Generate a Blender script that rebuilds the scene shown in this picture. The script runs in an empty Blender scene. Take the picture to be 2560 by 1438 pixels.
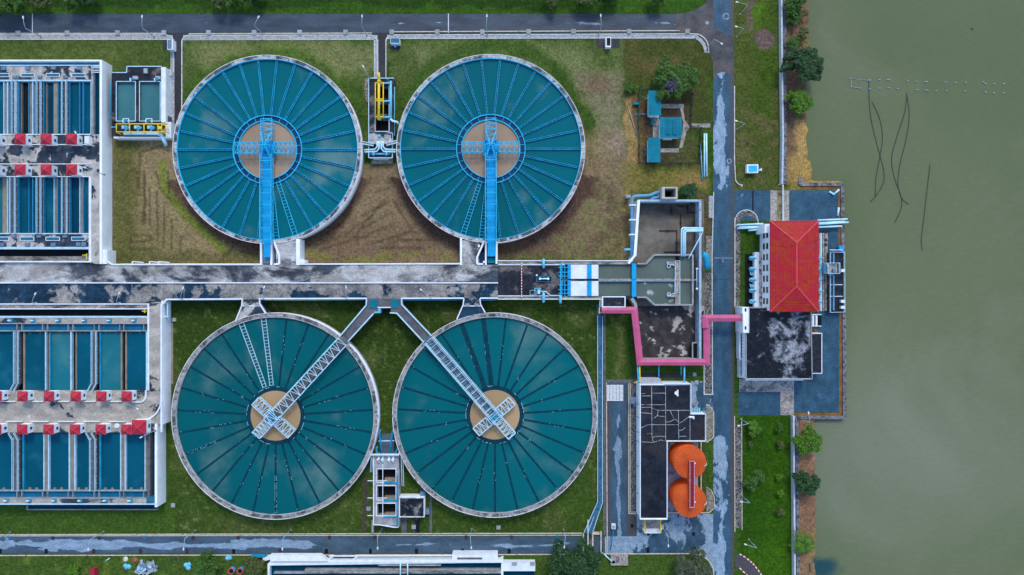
import bpy, math, random
import numpy as np
from mathutils import Vector
random.seed(7); RNG=np.random.default_rng(5)
H=213.33; S=8.0; PI=math.pi
SC=bpy.context.scene; COL=SC.collection
def W(px,py,z=0.0):
    """picture measurement of a point at height z -> world metres (plan survey of a nadir view)"""
    k=(1-z/H)/S
    return Vector(((px-1280)*k,(719-py)*k,z))
EPS=[0]
def eps():
    EPS[0]+=1
    return ((EPS[0]*37)%19)*0.0007+0.0003
# ------------------------------------------------------------------ meshes
class MB:
    def __init__(s): s.v=[]; s.f=[]; s.m=[]; s.cur=0; s.smooth=[]
    def mat(s,i): s.cur=i; return s
    def face(s,idx,sm=False): s.f.append(idx); s.m.append(s.cur); s.smooth.append(sm)
    def wbox(s,x0,y0,z0,x1,y1,z1):
        e=eps(); x0,x1=min(x0,x1)-e,max(x0,x1)+e; y0,y1=min(y0,y1)-e,max(y0,y1)+e; z1+=e
        b=len(s.v); s.v+=[(x0,y0,z0),(x1,y0,z0),(x1,y1,z0),(x0,y1,z0),(x0,y0,z1),(x1,y0,z1),(x1,y1,z1),(x0,y1,z1)]
        for q in ((0,3,2,1),(4,5,6,7),(0,1,5,4),(1,2,6,5),(2,3,7,6),(3,0,4,7)): s.face([b+i for i in q])
        return s
    def box(s,a,b,c,d,z0,z1):
        p=W(a,b,z1); q=W(c,d,z1); return s.wbox(p.x,p.y,z0,q.x,q.y,z1)
    def prism(s,pts,z0,z1):
        e=eps(); w=[W(x,y,z1) for x,y in pts]; return s.wprism(w,z0,z1+e)
    def wprism(s,w,z0,z1):
        n=len(w); a=sum(w[i][0]*w[(i+1)%n][1]-w[(i+1)%n][0]*w[i][1] for i in range(n))
        if a<0: w=w[::-1]
        b=len(s.v); s.v+=[(p[0],p[1],z0) for p in w]+[(p[0],p[1],z1) for p in w]
        s.face([b+n+i for i in range(n)]); s.face([b+n-1-i for i in range(n)])
        for i in range(n):
            j=(i+1)%n; s.face([b+i,b+j,b+n+j,b+n+i])
        return s
    def rect(s,a,b,c,d,z):
        z+=eps()*.3; p=W(a,b,z); q=W(c,d,z); k=len(s.v)
        s.v+=[(p.x,q.y,z),(q.x,q.y,z),(q.x,p.y,z),(p.x,p.y,z)]; s.face([k,k+1,k+2,k+3]); return s
    def poly(s,pts,z):
        w=[W(x,y,z) for x,y in pts]; n=len(w)
        a=sum(w[i][0]*w[(i+1)%n][1]-w[(i+1)%n][0]*w[i][1] for i in range(n))
        if a<0: w=w[::-1]
        k=len(s.v); s.v+=[tuple(p) for p in w]; s.face(list(range(k,k+n))); return s
    def bar(s,p,q,w,h=None):
        p=Vector(p); q=Vector(q); h=h or w; d=q-p
        if d.length<1e-6: return s
        d.normalize(); up=Vector((0,0,1)) if abs(d.z)<.95 else Vector((1,0,0))
        sd=d.cross(up).normalized(); up=sd.cross(d).normalized()
        sd*=w/2+eps(); up*=h/2+eps()
        b=len(s.v)
        for c in (p,q): s.v+=[tuple(c-sd-up),tuple(c+sd-up),tuple(c+sd+up),tuple(c-sd+up)]
        for qd in ((3,2,1,0),(4,5,6,7),(0,1,5,4),(1,2,6,5),(2,3,7,6),(3,0,4,7)): s.face([b+i for i in qd])
        return s
    def line(s,pts,w,h=None):
        for a,b in zip(pts,pts[1:]): s.bar(a,b,w,h)
        return s
    def tube(s,pts,r,n=8,caps=True):
        pts=[Vector(p) for p in pts]; rs=r if isinstance(r,(list,tuple)) else [r]*len(pts)
        b=len(s.v); ref=None
        for i,p in enumerate(pts):
            d=(pts[min(i+1,len(pts)-1)]-pts[max(i-1,0)]).normalized()
            if ref is None: ref=Vector((0,0,1)) if abs(d.z)<.9 else Vector((1,0,0))
            sd=d.cross(ref)
            if sd.length<1e-3: sd=d.cross(Vector((0,1,0)))
            sd.normalize(); up=sd.cross(d)
            for k in range(n):
                a=2*PI*k/n; s.v.append(tuple(p+(sd*math.cos(a)+up*math.sin(a))*rs[i]))
        for i in range(len(pts)-1):
            for k in range(n):
                k2=(k+1)%n; s.face([b+i*n+k2,b+i*n+k,b+(i+1)*n+k,b+(i+1)*n+k2],True)
        if caps:
            s.face([b+k for k in range(n)]); e=b+(len(pts)-1)*n; s.face([e+n-1-k for k in range(n)])
        return s
    def ring(s,c,r0,r1,z0,z1,n=96):
        e=eps(); z1+=e; b=len(s.v)
        for k in range(n):
            a=2*PI*k/n; ca,sa=math.cos(a),math.sin(a)
            for r,z in ((r1,z0),(r1,z1),(r0,z1),(r0,z0)): s.v.append((c[0]+r*ca,c[1]+r*sa,z))
        for k in range(n):
            o=b+4*k; p=b+4*((k+1)%n)
            for i in range(4):
                j=(i+1)%4; s.face([o+i,p+i,p+j,o+j],i in(0,2))
        return s
    def disc(s,c,r,z,n=64,z0=None,rt=None):
        b=len(s.v); rt=r if rt is None else rt
        if z0 is not None:
            for k in range(n): s.v.append((c[0]+r*math.cos(2*PI*k/n),c[1]+r*math.sin(2*PI*k/n),z0))
        o=len(s.v)
        for k in range(n): s.v.append((c[0]+rt*math.cos(2*PI*k/n),c[1]+rt*math.sin(2*PI*k/n),z))
        s.face([o+k for k in range(n)])
        if z0 is not None:
            for k in range(n): s.face([b+k,b+(k+1)%n,o+(k+1)%n,o+k],True)
        return s
    def cone(s,c,r,z,zt,n=64,rise=None):
        b=len(s.v)
        for k in range(n): s.v.append((c[0]+r*math.cos(2*PI*k/n),c[1]+r*math.sin(2*PI*k/n),z))
        s.v.append((c[0],c[1],zt))
        for k in range(n): s.face([b+k,b+(k+1)%n,b+n])
        return s
    def build(s,name,mats,parent=None,origin=None):
        me=bpy.data.meshes.new(name)
        o=Vector(origin) if origin is not None else (parent['_o'] if parent is not None else None)
        if o is None:
            a=np.array(s.v); o=Vector(((a[:,0].min()+a[:,0].max())/2,(a[:,1].min()+a[:,1].max())/2,a[:,2].min()))
        o=Vector(o)
        me.from_pydata([(x-o.x,y-o.y,z-o.z) for x,y,z in s.v],[],s.f)
        if not isinstance(mats,(list,tuple)): mats=[mats]
        for m in mats: me.materials.append(m)
        me.polygons.foreach_set('material_index',s.m); me.polygons.foreach_set('use_smooth',s.smooth); me.update()
        ob=bpy.data.objects.new(name,me); COL.objects.link(ob)
        if parent is not None:
            ob.parent=parent; pb=parent['_b']; ob.location=o-Vector(pb)
        else: ob.location=o
        ob['_o']=list(o); ob['_b']=list(o)
        return ob
def thing(name,label,cat,at,group=None):
    o=bpy.data.objects.new(name,None); COL.objects.link(o); o.location=at; o.empty_display_size=.5
    o['label']=label; o['category']=cat; o['_o']=list(at); o['_b']=list(at)
    if group: o['group']=group
    return o
def tag(o,label,cat,group=None,kind=None):
    o['label']=label; o['category']=cat
    if group: o['group']=group
    if kind: o['kind']=kind
    return o
def clone(o,at,label=None,rot=0):
    r=o.copy(); COL.objects.link(r); r.location=at; r.rotation_euler=(0,0,rot)
    if label: r['label']=label
    for c in o.children:
        k=c.copy(); COL.objects.link(k); k.parent=r
        for g in c.children:
            d=g.copy(); COL.objects.link(d); d.parent=k
    return r
def sheet(name,pts,z,m,label,cat):
    o=MB().poly(pts,z).build(name,m); return tag(o,label,cat,None,'structure')
def rc(a,b,c,d): return [(a,b),(c,b),(c,d),(a,d)]
def arc(cx,cy,r,a0,a1,n=8,ry=None):
    ry=ry or r
    return [(cx+r*math.cos(math.radians(a0+(a1-a0)*i/n)),cy-ry*math.sin(math.radians(a0+(a1-a0)*i/n))) for i in range(n+1)]
ORD='first second third fourth fifth sixth seventh eighth ninth tenth eleventh twelfth thirteenth fourteenth fifteenth sixteenth seventeenth eighteenth'.split()
# ------------------------------------------------------------------ materials
class G:
    def __init__(s,name):
        s.m=bpy.data.materials.new(name); s.m.use_nodes=True; s.nt=s.m.node_tree; s.nt.nodes.clear()
        s.out=s.nt.nodes.new('ShaderNodeOutputMaterial'); s.b=s.nt.nodes.new('ShaderNodeBsdfPrincipled')
        s.nt.links.new(s.b.outputs[0],s.out.inputs[0]); s._p=None
    def put(s,sock,v):
        if v is None: return
        if hasattr(v,'is_linked') or hasattr(v,'links'): s.nt.links.new(v,sock)
        else:
            if isinstance(v,(tuple,list)) and len(v)==3 and sock.type=='RGBA': v=(*v,1)
            sock.default_value=v
    def pos(s):
        if s._p is None: s._p=s.nt.nodes.new('ShaderNodeNewGeometry').outputs['Position']
        return s._p
    def obj(s):
        return s.nt.nodes.new('ShaderNodeTexCoord').outputs['Object']
    def map(s,vec,scale=(1,1,1),rot=(0,0,0),loc=(0,0,0)):
        n=s.nt.nodes.new('ShaderNodeMapping'); s.put(n.inputs[0],vec); n.inputs['Scale'].default_value=scale; n.inputs['Rotation'].default_value=rot; n.inputs['Location'].default_value=loc
        return n.outputs[0]
    def noise(s,scale,detail=4,rough=.55,dist=0,vec=None,w=None):
        n=s.nt.nodes.new('ShaderNodeTexNoise'); s.put(n.inputs['Vector'],vec or s.pos())
        n.inputs['Scale'].default_value=scale; n.inputs['Detail'].default_value=detail; n.inputs['Roughness'].default_value=rough; n.inputs['Distortion'].default_value=dist
        return n.outputs['Fac']
    def voro(s,scale,feature='F1',vec=None,rnd=1):
        n=s.nt.nodes.new('ShaderNodeTexVoronoi'); n.feature=feature; s.put(n.inputs['Vector'],vec or s.pos()); n.inputs['Scale'].default_value=scale; n.inputs['Randomness'].default_value=rnd
        return n.outputs['Distance']
    def vcell(s,scale,vec=None):
        n=s.nt.nodes.new('ShaderNodeTexVoronoi'); s.put(n.inputs['Vector'],vec or s.pos()); n.inputs['Scale'].default_value=scale
        return n.outputs['Color']
    def sm(s,v,a,b,c=0,d=1):
        n=s.nt.nodes.new('ShaderNodeMapRange'); n.interpolation_type='SMOOTHSTEP'; s.put(n.inputs[0],v)
        for i,x in zip((1,2,3,4),(a,b,c,d)): n.inputs[i].default_value=x
        return n.outputs[0]
    def mix(s,f,a,b,mode='MIX'):
        n=s.nt.nodes.new('ShaderNodeMix'); n.data_type='RGBA'; n.blend_type=mode
        s.put(n.inputs[0],f); s.put(n.inputs[6],a); s.put(n.inputs[7],b); return n.outputs[2]
    def ma(s,op,a,b=None,c=None):
        n=s.nt.nodes.new('ShaderNodeMath'); n.operation=op; s.put(n.inputs[0],a)
        if b is not None: s.put(n.inputs[1],b)
        if c is not None: s.put(n.inputs[2],c)
        return n.outputs[0]
    def xyz(s,vec=None):
        n=s.nt.nodes.new('ShaderNodeSeparateXYZ'); s.put(n.inputs[0],vec or s.pos()); return n.outputs
    def attr(s,name):
        n=s.nt.nodes.new('ShaderNodeAttribute'); n.attribute_name=name; return n.outputs['Color']
    def bump(s,h,strength=.5,dist=.1):
        n=s.nt.nodes.new('ShaderNodeBump'); n.inputs['Strength'].default_value=strength; n.inputs['Distance'].default_value=dist
        s.put(n.inputs['Height'],h); s.nt.links.new(n.outputs[0],s.b.inputs['Normal'])
    def fin(s,col,rough=.6,metal=0,spec=None):
        s.put(s.b.inputs['Base Color'],col); s.put(s.b.inputs['Roughness'],rough); s.put(s.b.inputs['Metallic'],metal)
        s.put(s.b.inputs['Specular IOR Level'],.18 if spec is None else spec)
        return s.m
def sc(c,k): return tuple(min(1,x*k) for x in c)
def paint(name,col,rough=.5,var=.25,scale=.6,dirt=None,thr=(.55,.75),dscale=.35,damt=.8,bump=0,metal=0):
    g=G(name); f=g.noise(scale,5,.6)
    c=g.mix(g.sm(f,.3,.7),sc(col,1-var),sc(col,1+var*.6))
    r=rough
    if dirt:
        d=g.noise(dscale,7,.68,.4); k=g.sm(d,thr[0],thr[1],0,damt); c=g.mix(k,c,dirt)
    fine=g.noise(6,2,.5); c=g.mix(.12,c,g.mix(fine,(0,0,0),(1,1,1)),'OVERLAY')
    if bump: g.bump(g.noise(4,4),bump,.05)
    return g.fin(c,r,metal)
def stain(name,dry,wet,scale=.12,thr=.5,soft=.02,rd=.8,rw=.25,third=None,speck=.25,stretch=(1,1,1),spec=.2,loc=(0,0,0),cracks=0,focus=None):
    """mottled weathered concrete / roofing: hard edged blotches, soft streaks, specks"""
    g=G(name); v=g.map(g.pos(),stretch,(0,0,0),loc)
    n1=g.noise(scale,7,.62,.6,v); n2=g.noise(scale*4,6,.65,.3,v); n3=g.noise(2.2,3,.6)
    f=g.ma('ADD',g.ma('MULTIPLY',n1,.8),g.ma('MULTIPLY',n2,.2))
    if focus:
        cx,cy,rr,am=focus; w0=W(cx,cy); q=g.map(g.pos(),(1/rr,1/rr,0),(0,0,0),(-w0.x/rr,-w0.y/rr,0)); ln=g.nt.nodes.new('ShaderNodeVectorMath'); ln.operation='LENGTH'; g.put(ln.inputs[0],q)
        f=g.ma('SUBTRACT',f,g.sm(ln.outputs['Value'],.2,1.3,0,am))
    k=g.sm(f,thr-soft,thr+soft)
    d=g.mix(g.sm(n2,.3,.7),sc(dry,.62),sc(dry,1.12))
    if third: d=g.mix(g.sm(g.noise(scale*2.2,6,.7,.5,g.map(v,loc=(31,7,0))),.45,.62),d,third)
    w=g.mix(g.sm(n2,.35,.65),sc(wet,.6),sc(wet,1.35))
    c=g.mix(k,w,d)
    if cracks:
        vd=g.voro(cracks,'DISTANCE_TO_EDGE',g.map(g.pos(),(1,1,0),(0,0,.2)))
        c=g.mix(g.sm(vd,.0,.05,.75,0),c,sc(wet,.35)); c=g.mix(g.ma('MULTIPLY',g.xyz(g.vcell(cracks,g.map(g.pos(),(1,1,0),(0,0,.2))))[0],.5),c,sc(wet,2.6))
    c=g.mix(speck*.55,c,g.mix(g.sm(n3,.3,.7),(0,0,0),(1,1,1)),'OVERLAY')
    g.bump(n3,.25,.03)
    return g.fin(c,g.mix(k,(rw,)*3,(rd,)*3),0,spec)
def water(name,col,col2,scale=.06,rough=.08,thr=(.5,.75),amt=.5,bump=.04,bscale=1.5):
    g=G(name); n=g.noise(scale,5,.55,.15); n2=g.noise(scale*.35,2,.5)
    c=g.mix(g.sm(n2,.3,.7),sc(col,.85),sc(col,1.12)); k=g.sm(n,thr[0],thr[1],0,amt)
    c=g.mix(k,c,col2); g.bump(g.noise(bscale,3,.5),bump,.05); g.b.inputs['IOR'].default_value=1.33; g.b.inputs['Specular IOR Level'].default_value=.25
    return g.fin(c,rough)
def road(name,axis,cen,half,base,pale,thr=.55,bscale=.16,speck=.3,edge=None,prof=None,fall=.3,st=.45):
    """asphalt with pale worn/dry streaks that follow the middle of the carriageway; prof = [(px or py, amount)] along it"""
    g=G(name); p=g.pos(); x=g.xyz(p); t=x[1] if axis=='x' else x[0]; u=x[0] if axis=='x' else x[1]
    s3=(st,1,1) if axis=='x' else (1,st,1)
    n=g.noise(bscale,9,.66,.25,g.map(p,s3)); fine=g.noise(3,4,.6); wob=g.noise(.08,3,.5,0,g.map(p,loc=(40,3,0)))
    d=g.ma('DIVIDE',g.ma('ABSOLUTE',g.ma('ADD',g.ma('SUBTRACT',t,cen),g.ma('MULTIPLY',g.ma('SUBTRACT',wob,.5),half*.9))),half)
    f=g.ma('SUBTRACT',n,g.ma('MULTIPLY',d,fall))
    if prof:
        r=g.nt.nodes.new('ShaderNodeValToRGB'); cv=r.color_ramp; lo,hi=(-170,170) if axis=='x' else (-100,100)
        g.put(r.inputs[0],g.ma('DIVIDE',g.ma('SUBTRACT',u,lo),hi-lo)); pp=[]
        for q,v in prof: pp.append((((q-1280)/S if axis=='x' else (719-q)/S)-lo)/(hi-lo))
        pr=sorted(zip(pp,[v for _,v in prof]))
        cv.elements[0].position=pr[0][0]; cv.elements[0].color=(pr[0][1],)*3+(1,); cv.elements[1].position=pr[-1][0]; cv.elements[1].color=(pr[-1][1],)*3+(1,)
        for q,v in pr[1:-1]: e=cv.elements.new(q); e.color=(v,)*3+(1,)
        f=g.ma('ADD',f,g.ma('MULTIPLY',g.ma('SUBTRACT',r.outputs[0],.5),.5))
    k=g.sm(f,thr-.015,thr+.015)
    b=g.mix(g.sm(g.noise(.35,6,.65,0,g.map(p,s3)),.3,.7),sc(base,.72),sc(base,1.3))
    if edge: b=g.mix(g.sm(g.ma('ADD',g.ma('DIVIDE',g.ma('ABSOLUTE',g.ma('SUBTRACT',t,cen)),half),g.ma('MULTIPLY',g.ma('SUBTRACT',g.noise(.3,5,.6),.5),.5)),.72,1.0,0,.85),b,edge)
    c=g.mix(k,b,g.mix(g.sm(g.noise(.8,6,.65,0,g.map(p,s3)),.3,.7),sc(pale,.7),sc(pale,1.12)))
    c=g.mix(speck,c,g.mix(g.sm(fine,.3,.7),(0,0,0),(1,1,1)),'OVERLAY')
    g.bump(fine,.2,.02)
    return g.fin(c,g.mix(k,(.5,)*3,(.55,)*3))
def gravel(name,c0,c1,scale=4.5):
    g=G(name); c=g.vcell(scale); x=g.xyz(c); n=g.noise(.4,5,.6)
    col=g.mix(g.sm(x[0],.35,.75),c0,c1); col=g.mix(g.sm(n,.5,.7,0,.6),col,sc(c0,1.2)); g.bump(g.voro(scale),.6,.06)
    return g.fin(col,.85)
m_white=paint('white_paint',(.74,.79,.84),.55,.12,.5,(.33,.36,.38),(.6,.8),.5,.5)
m_whitewall=paint('whitewashed_wall',(.84,.88,.92),.6,.08,.3,(.45,.5,.55),(.62,.85),.4,.4)
m_grime=paint('grimy_white',(.66,.68,.7),.6,.15,.8,(.12,.12,.13),(.52,.66),.55,.85)
m_pblue=paint('pale_blue_steel',(.46,.68,.8),.45,.15,.6)
m_steel=paint('light_blue_steel',(.03,.47,.74),.4,.2,.5)
m_steel2=paint('blue_deck_plate',(.006,.34,.68),.4,.12,.5)
m_mid=paint('mid_blue_paint',(.012,.25,.42),.45,.25,.5)
m_dkblue=paint('dark_blue_trough',(.008,.05,.12),.35,.3,.8)
m_cyan=paint('cyan_pipe_paint',(.14,.52,.72),.4,.15,.8)
m_pipe=paint('grey_blue_pipe_paint',(.13,.32,.5),.45,.2,.5)
m_ltpipe=paint('white_blue_pipe_paint',(.5,.8,.92),.4,.1,.8)
m_red=paint('red_sheet_roof',(.42,.022,.05),.5,.2,.7)
m_redcap=paint('red_ridge_cap',(.6,.07,.09),.5,.15,1)
m_pink=paint('pink_roof_paint',(.52,.1,.215),.5,.13,.5,(.42,.07,.14),(.58,.74),1.2,.6)
m_orange=paint('orange_tank_paint',(.58,.098,.02),.5,.2,.35,(.36,.055,.02),(.52,.75),.6,.55)
m_orangeside=paint('orange_tank_side',(.62,.1,.018),.45,.15,.35)
m_orseam=paint('orange_seam',(.5,.045,.01),.5,.15,1)
m_crim=paint('crimson_walkway',(.3,.02,.04),.5,.3,1)
m_yellow=paint('yellow_paint',(.8,.56,.03),.45,.15,1)
m_teal=paint('teal_sheet_roof',(.004,.2,.28),.75,.15,.4)
m_tealdk=paint('teal_roof_dark_sheet',(.004,.15,.22),.75,.1,.6)
m_conc=paint('plain_concrete',(.33,.345,.35),.8,.25,.5,(.1,.1,.11),(.52,.72),.4,.8,.2)
m_concdk=paint('dark_concrete',(.13,.13,.14),.8,.35,.4,(.04,.045,.05),(.5,.7),.4,.8,.2)
m_beige=paint('silted_concrete',(.27,.23,.18),.8,.25,.3,(.06,.05,.05),(.62,.72),.4,.7)
m_brownfloor=stain('silty_basin_floor',(.2,.185,.155),(.085,.07,.055),.035,.47,.16,.85,.5,None,.15)
m_patchfloor=stain('peeling_basin_floor',(.42,.4,.36),(.05,.042,.042),.11,.565,.008,.85,.4,None,.2)
m_deck=stain('stained_deck_concrete',(.47,.44,.41),(.034,.05,.07),.1,.505,.012,.85,.3,None,.3)
m_deckpale=stain('pale_deck_concrete',(.5,.5,.49),(.06,.07,.088),.085,.505,.05,.85,.4,(.29,.27,.25),.4,(.6,1,1))
m_deckdark=stain('wet_deck_concrete',(.31,.29,.27),(.014,.042,.075),.085,.57,.02,.8,.22,(.15,.145,.145),.5,(1,1,1),.2,(0,0,0),0,(150,728,60,-.1))
m_deck2=stain('sandy_deck_concrete',(.45,.41,.35),(.04,.055,.075),.09,.435,.015,.85,.3,(.33,.3,.27),.3,(.6,1,1),.2,(7,2,0))
m_launder=paint('launder_blue_water',(.004,.15,.29),.3,.25,.25)
m_deckinlet=stain('dark_inlet_deck',(.16,.14,.135),(.02,.024,.033),.14,.56,.05,.8,.3,None,.4)
m_slab=stain('mossy_slab',(.4,.37,.33),(.16,.155,.15),.3,.43,.16,.85,.6,None,.5)
m_rim=stain('weathered_tank_rim',(.52,.52,.52),(.08,.08,.09),.3,.5,.07,.85,.6,(.42,.42,.43),.4)
m_rim2=stain('weathered_grey_rim',(.36,.345,.33),(.06,.065,.075),.3,.47,.08,.85,.6,(.28,.28,.29),.4)
m_roof=stain('black_bitumen_roof',(.034,.031,.033),(.007,.010,.017),.1,.52,.12,.8,.4,None,.5,(1,1,1),.2,(0,0,0),.22)
m_roofgrey=stain('bleached_bitumen_roof',(.27,.29,.33),(.010,.013,.020),.2,.5,.07,.8,.35,None,.9,(1,1,1),.2,(3.2,4.1,0),0,(1970,845,13,.14))
m_sludge=stain('dry_sludge_strip',(.36,.33,.29),(.07,.07,.075),.3,.46,.12,.85,.7,None,.5,(.35,1,1))
m_worn=paint('worn_road_paint',(.36,.4,.46),.7,.35,1.5,(.06,.09,.13),(.5,.62),1.6,.9)
m_seal=paint('grey_sealant',(.5,.52,.54),.8,.35,1.5,(.05,.05,.06),(.5,.62),.8,.8)
m_lamp=paint('lamp_grey_blue',(.3,.42,.5),.5,.15,1)
m_launder_rail=paint('launder_rail_blue',(.02,.42,.69),.45,.25,.6)
m_crack=paint('white_sealant',(.72,.74,.76),.7,.2,2)
m_window=paint('dark_window_glass',(.02,.03,.045),.15,.3,1)
m_black=paint('black_void_paint',(.006,.007,.009),.7,.3,1)
m_rust=paint('rusty_iron',(.06,.03,.025),.8,.4,2)
m_dkfence=paint('dark_fence_paint',(.035,.035,.04),.6,.3,1)
m_grating=paint('steel_grating',(.09,.14,.19),.5,.3,2)
m_bark=paint('bark',(.1,.07,.05),.9,.3,2)
m_grey=paint('grey_metal',(.35,.38,.42),.45,.2,1)
m_bluehatch=paint('blue_hatch_cover',(.02,.15,.25),.4,.25,.6)
m_bluebox=paint('grey_blue_box',(.13,.22,.33),.5,.25,.8)
m_kerb=paint('cream_kerb',(.6,.53,.43),.8,.2,.6,(.2,.16,.12),(.52,.68),.8,.8)
m_kerbw=paint('white_kerb',(.58,.6,.6),.75,.25,.8,(.15,.14,.13),(.56,.7),1.0,.8)
m_fencew=paint('weathered_white_wall',(.5,.56,.6),.7,.25,1,(.16,.16,.17),(.55,.75),1,.7)
m_fencegrey=paint('mossy_wall_footing',(.2,.2,.22),.85,.5,1.2,(.05,.05,.055),(.5,.6),.9,.9)
w_tank=water('clarifier_water',(.0015,.122,.15),(.2,.3,.28),.045,.1,(.54,.74),.6)  # pale second colour paints soft cloud reflections onto the upper tanks
w_tank2=water('settling_water',(.0015,.108,.125),(.16,.25,.22),.045,.1,(.51,.75),.6)  # lower tanks: reflected clouds put into the base colour as pale patches
w_feed=water('silty_feed_water',(.36,.25,.17),(.42,.31,.22),.12,.2,(.4,.7),.5)
w_feed2=water('silty_feed_water_ochre',(.42,.28,.15),(.38,.27,.16),.12,.2,(.4,.7),.5)
w_blue=water('filter_water',(.0015,.085,.14),(.03,.17,.24),.15,.1,(.5,.8),.5)
w_deep=water('deep_filter_water',(.0015,.045,.085),(.005,.09,.15),.15,.1,(.5,.8),.5)
w_teal=water('teal_filter_water',(.01,.14,.18),(.08,.23,.23),.1,.1,(.45,.75),.6)
w_pale=water('pale_contact_water',(.05,.17,.19),(.09,.22,.22),.2,.1,(.4,.8),.5)
w_grey=water('grey_green_inlet_water',(.105,.14,.12),(.14,.18,.155),.2,.15,(.4,.7),.5)
w_foam=water('foaming_inlet_water',(.105,.145,.125),(.6,.65,.62),.28,.15,(.57,.68),.8)
w_black=water('dark_pit_water',(.003,.006,.009),(.004,.01,.015),.2,.15)
w_lake=None
# ================================================================== SETTING
def vnoise(x,y,seed,cell):
    r=np.random.default_rng(seed); T=r.random((256,256)); X=x/cell; Y=y/cell
    i=np.floor(X).astype(int); j=np.floor(Y).astype(int); fx=X-i; fy=Y-j; fx=fx*fx*(3-2*fx); fy=fy*fy*(3-2*fy)
    i%=256; j%=256; i2=(i+1)%256; j2=(j+1)%256
    return (T[i,j]*(1-fx)+T[i2,j]*fx)*(1-fy)+(T[i,j2]*(1-fx)+T[i2,j2]*fx)*fy
def fbm(x,y,seed,cell,o=4):
    s=0;a=1;t=0
    for k in range(o): s=s+a*vnoise(x,y,seed+k,cell/2**k); t+=a; a*=.55
    return s/t
def sstep(v,a,b): t=np.clip((v-a)/(b-a),0,1); return t*t*(3-2*t)
GX0,GX1,GY0,GY1,GS=-90,2170,-60,1500,3.0
gx=np.arange(GX0,GX1,GS); gy=np.arange(GY0,GY1,GS); PX,PY=np.meshgrid(gx,gy)
n1=fbm(PX,PY,1,60); n2=fbm(PX,PY,11,18); n3=fbm(PX,PY,21,140,3); n4=fbm(PX,PY,31,9,3)
QX=PX+(n1-.5)*40+(n2-.5)*16; QY=PY+(fbm(PX,PY,41,60)-.5)*40+(fbm(PX,PY,51,18)-.5)*16
C=np.zeros(PX.shape+(3,))
def put(mask,col,var=0):
    global C
    m=mask[...,None]; C=C*(1-m)+np.array(col)*m
def rmask(a,b,c,d,s,hard=False):
    x,y=(PX,PY) if hard else (QX,QY)
    return sstep(x,a-s,a+s)*(1-sstep(x,c-s,c+s))*sstep(y,b-s,b+s)*(1-sstep(y,d-s,d+s))
def cmask(cx,cy,r0,r1,s): 
    d=np.hypot(QX-cx,QY-cy); return sstep(d,r0-s,r0+s)*(1-sstep(d,r1-s,r1+s))
def lmask(pts,w,s):
    m=np.zeros(PX.shape)
    for (x0,y0),(x1,y1) in zip(pts,pts[1:]):
        dx,dy=x1-x0,y1-y0; L=dx*dx+dy*dy; t=np.clip(((PX-x0)*dx+(PY-y0)*dy)/L,0,1)
        d=np.hypot(PX-x0-t*dx+(n2-.5)*5,PY-y0-t*dy+(n4-.5)*4); m=np.maximum(m,1-sstep(d,w-s,w+s))
    return m
GD=(.018,.058,.006); GM=(.035,.082,.012); OL=(.098,.115,.038); TAN=(.215,.175,.075); BRN=(.115,.068,.034); GOLD=(.26,.185,.055); SOIL=(.07,.042,.026); BRI=(.055,.12,.012)
C[:]=GM; put(n1>2,GM)
put(sstep(n3,.42,.6)*.6,GD)
put(rmask(-90,-60,1783,40,6,True)*1.0,(.03,.078,.008)); put(rmask(-90,-60,1500,16,8)*.8,(.014,.04,.006))
# lawns round the upper tanks
put(rmask(-90,98,430,345,5)*.9,(.06,.085,.022)); put(rmask(-90,98,300,150,14)*.5*sstep(n1,.4,.6),OL)
put(rmask(455,98,945,370,4)*.85,(.072,.095,.03)); put(rmask(500,106,940,185,22)*.95,(.125,.14,.055))
put(rmask(965,98,1560,330,4)*.9,(.068,.092,.028)); put(rmask(1000,108,1550,200,25)*.7*sstep(n1,.35,.6),(.12,.14,.06))
put(rmask(1420,180,1556,420,20)*.85,(.15,.145,.08)); put(rmask(1490,330,1560,480,25)*.75,(.25,.19,.11)); put(rmask(1470,185,1530,240,22)*.6,(.12,.075,.03))
put(cmask(669,374,228,262,14)*.8*(QY<330),(.035,.08,.01)); put(cmask(1228,372,228,272,16)*.8*(QY<340),(.03,.07,.009))
put(cmask(1228,372,225,262,14)*.8*(QX>1380)*(QY>150)*(QY<470),(.028,.062,.009))
# mown brown areas between the upper tanks and the gallery
put(rmask(278,345,660,660,6,True)*.95,TAN); put(rmask(278,345,345,660,22)*.85,(.075,.08,.02)); put(rmask(278,560,460,650,30)*.4,(.1,.1,.03))
put(rmask(745,410,1160,660,5,True)*.95,(.185,.145,.065)); put(rmask(790,560,1100,650,25)*.7,(.14,.1,.05))
put(rmask(1250,400,1575,650,30)*.9,(.13,.095,.045)); put(rmask(1440,330,1600,650,30)*.8*sstep(n1,.4,.55),(.17,.14,.06)); put(rmask(1370,470,1560,640,20)*.5*sstep(n2,.45,.6),OL)
put(cmask(669,374,228,268,12)*.85*(QY>440),SOIL); put(cmask(1228,372,228,272,14)*.9*(QY>440),SOIL)
put(lmask([(405,410),(412,470),(440,510),(470,545),(520,590),(560,625)],11,7)*.7,(.11,.15,.02)); put(rmask(745,636,1160,652,5)*.6*sstep(n4,.45,.6),(.11,.14,.02))
put(rmask(278,630,660,662,5)*.6,(.06,.07,.02))
DK=(.045,.036,.014)
for pts in ([(328,588),(372,588),(378,600),(330,606),(325,590)],[(322,622),(395,622)],[(355,560),(362,500),(360,430)],[(375,560),(375,470)],[(347,470),(350,380),(420,362)],
            [(362,440),(362,560)],[(395,600),(392,480)],[(410,620),(410,520)],[(430,622),(430,550)],[(452,630),(452,590)],[(325,600),(325,620)],[(390,430),(400,470),(425,500)],[(340,425),(345,465)],[(420,430),(424,480)]):
    put(lmask(pts,2.2,4)*.75,DK)
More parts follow.
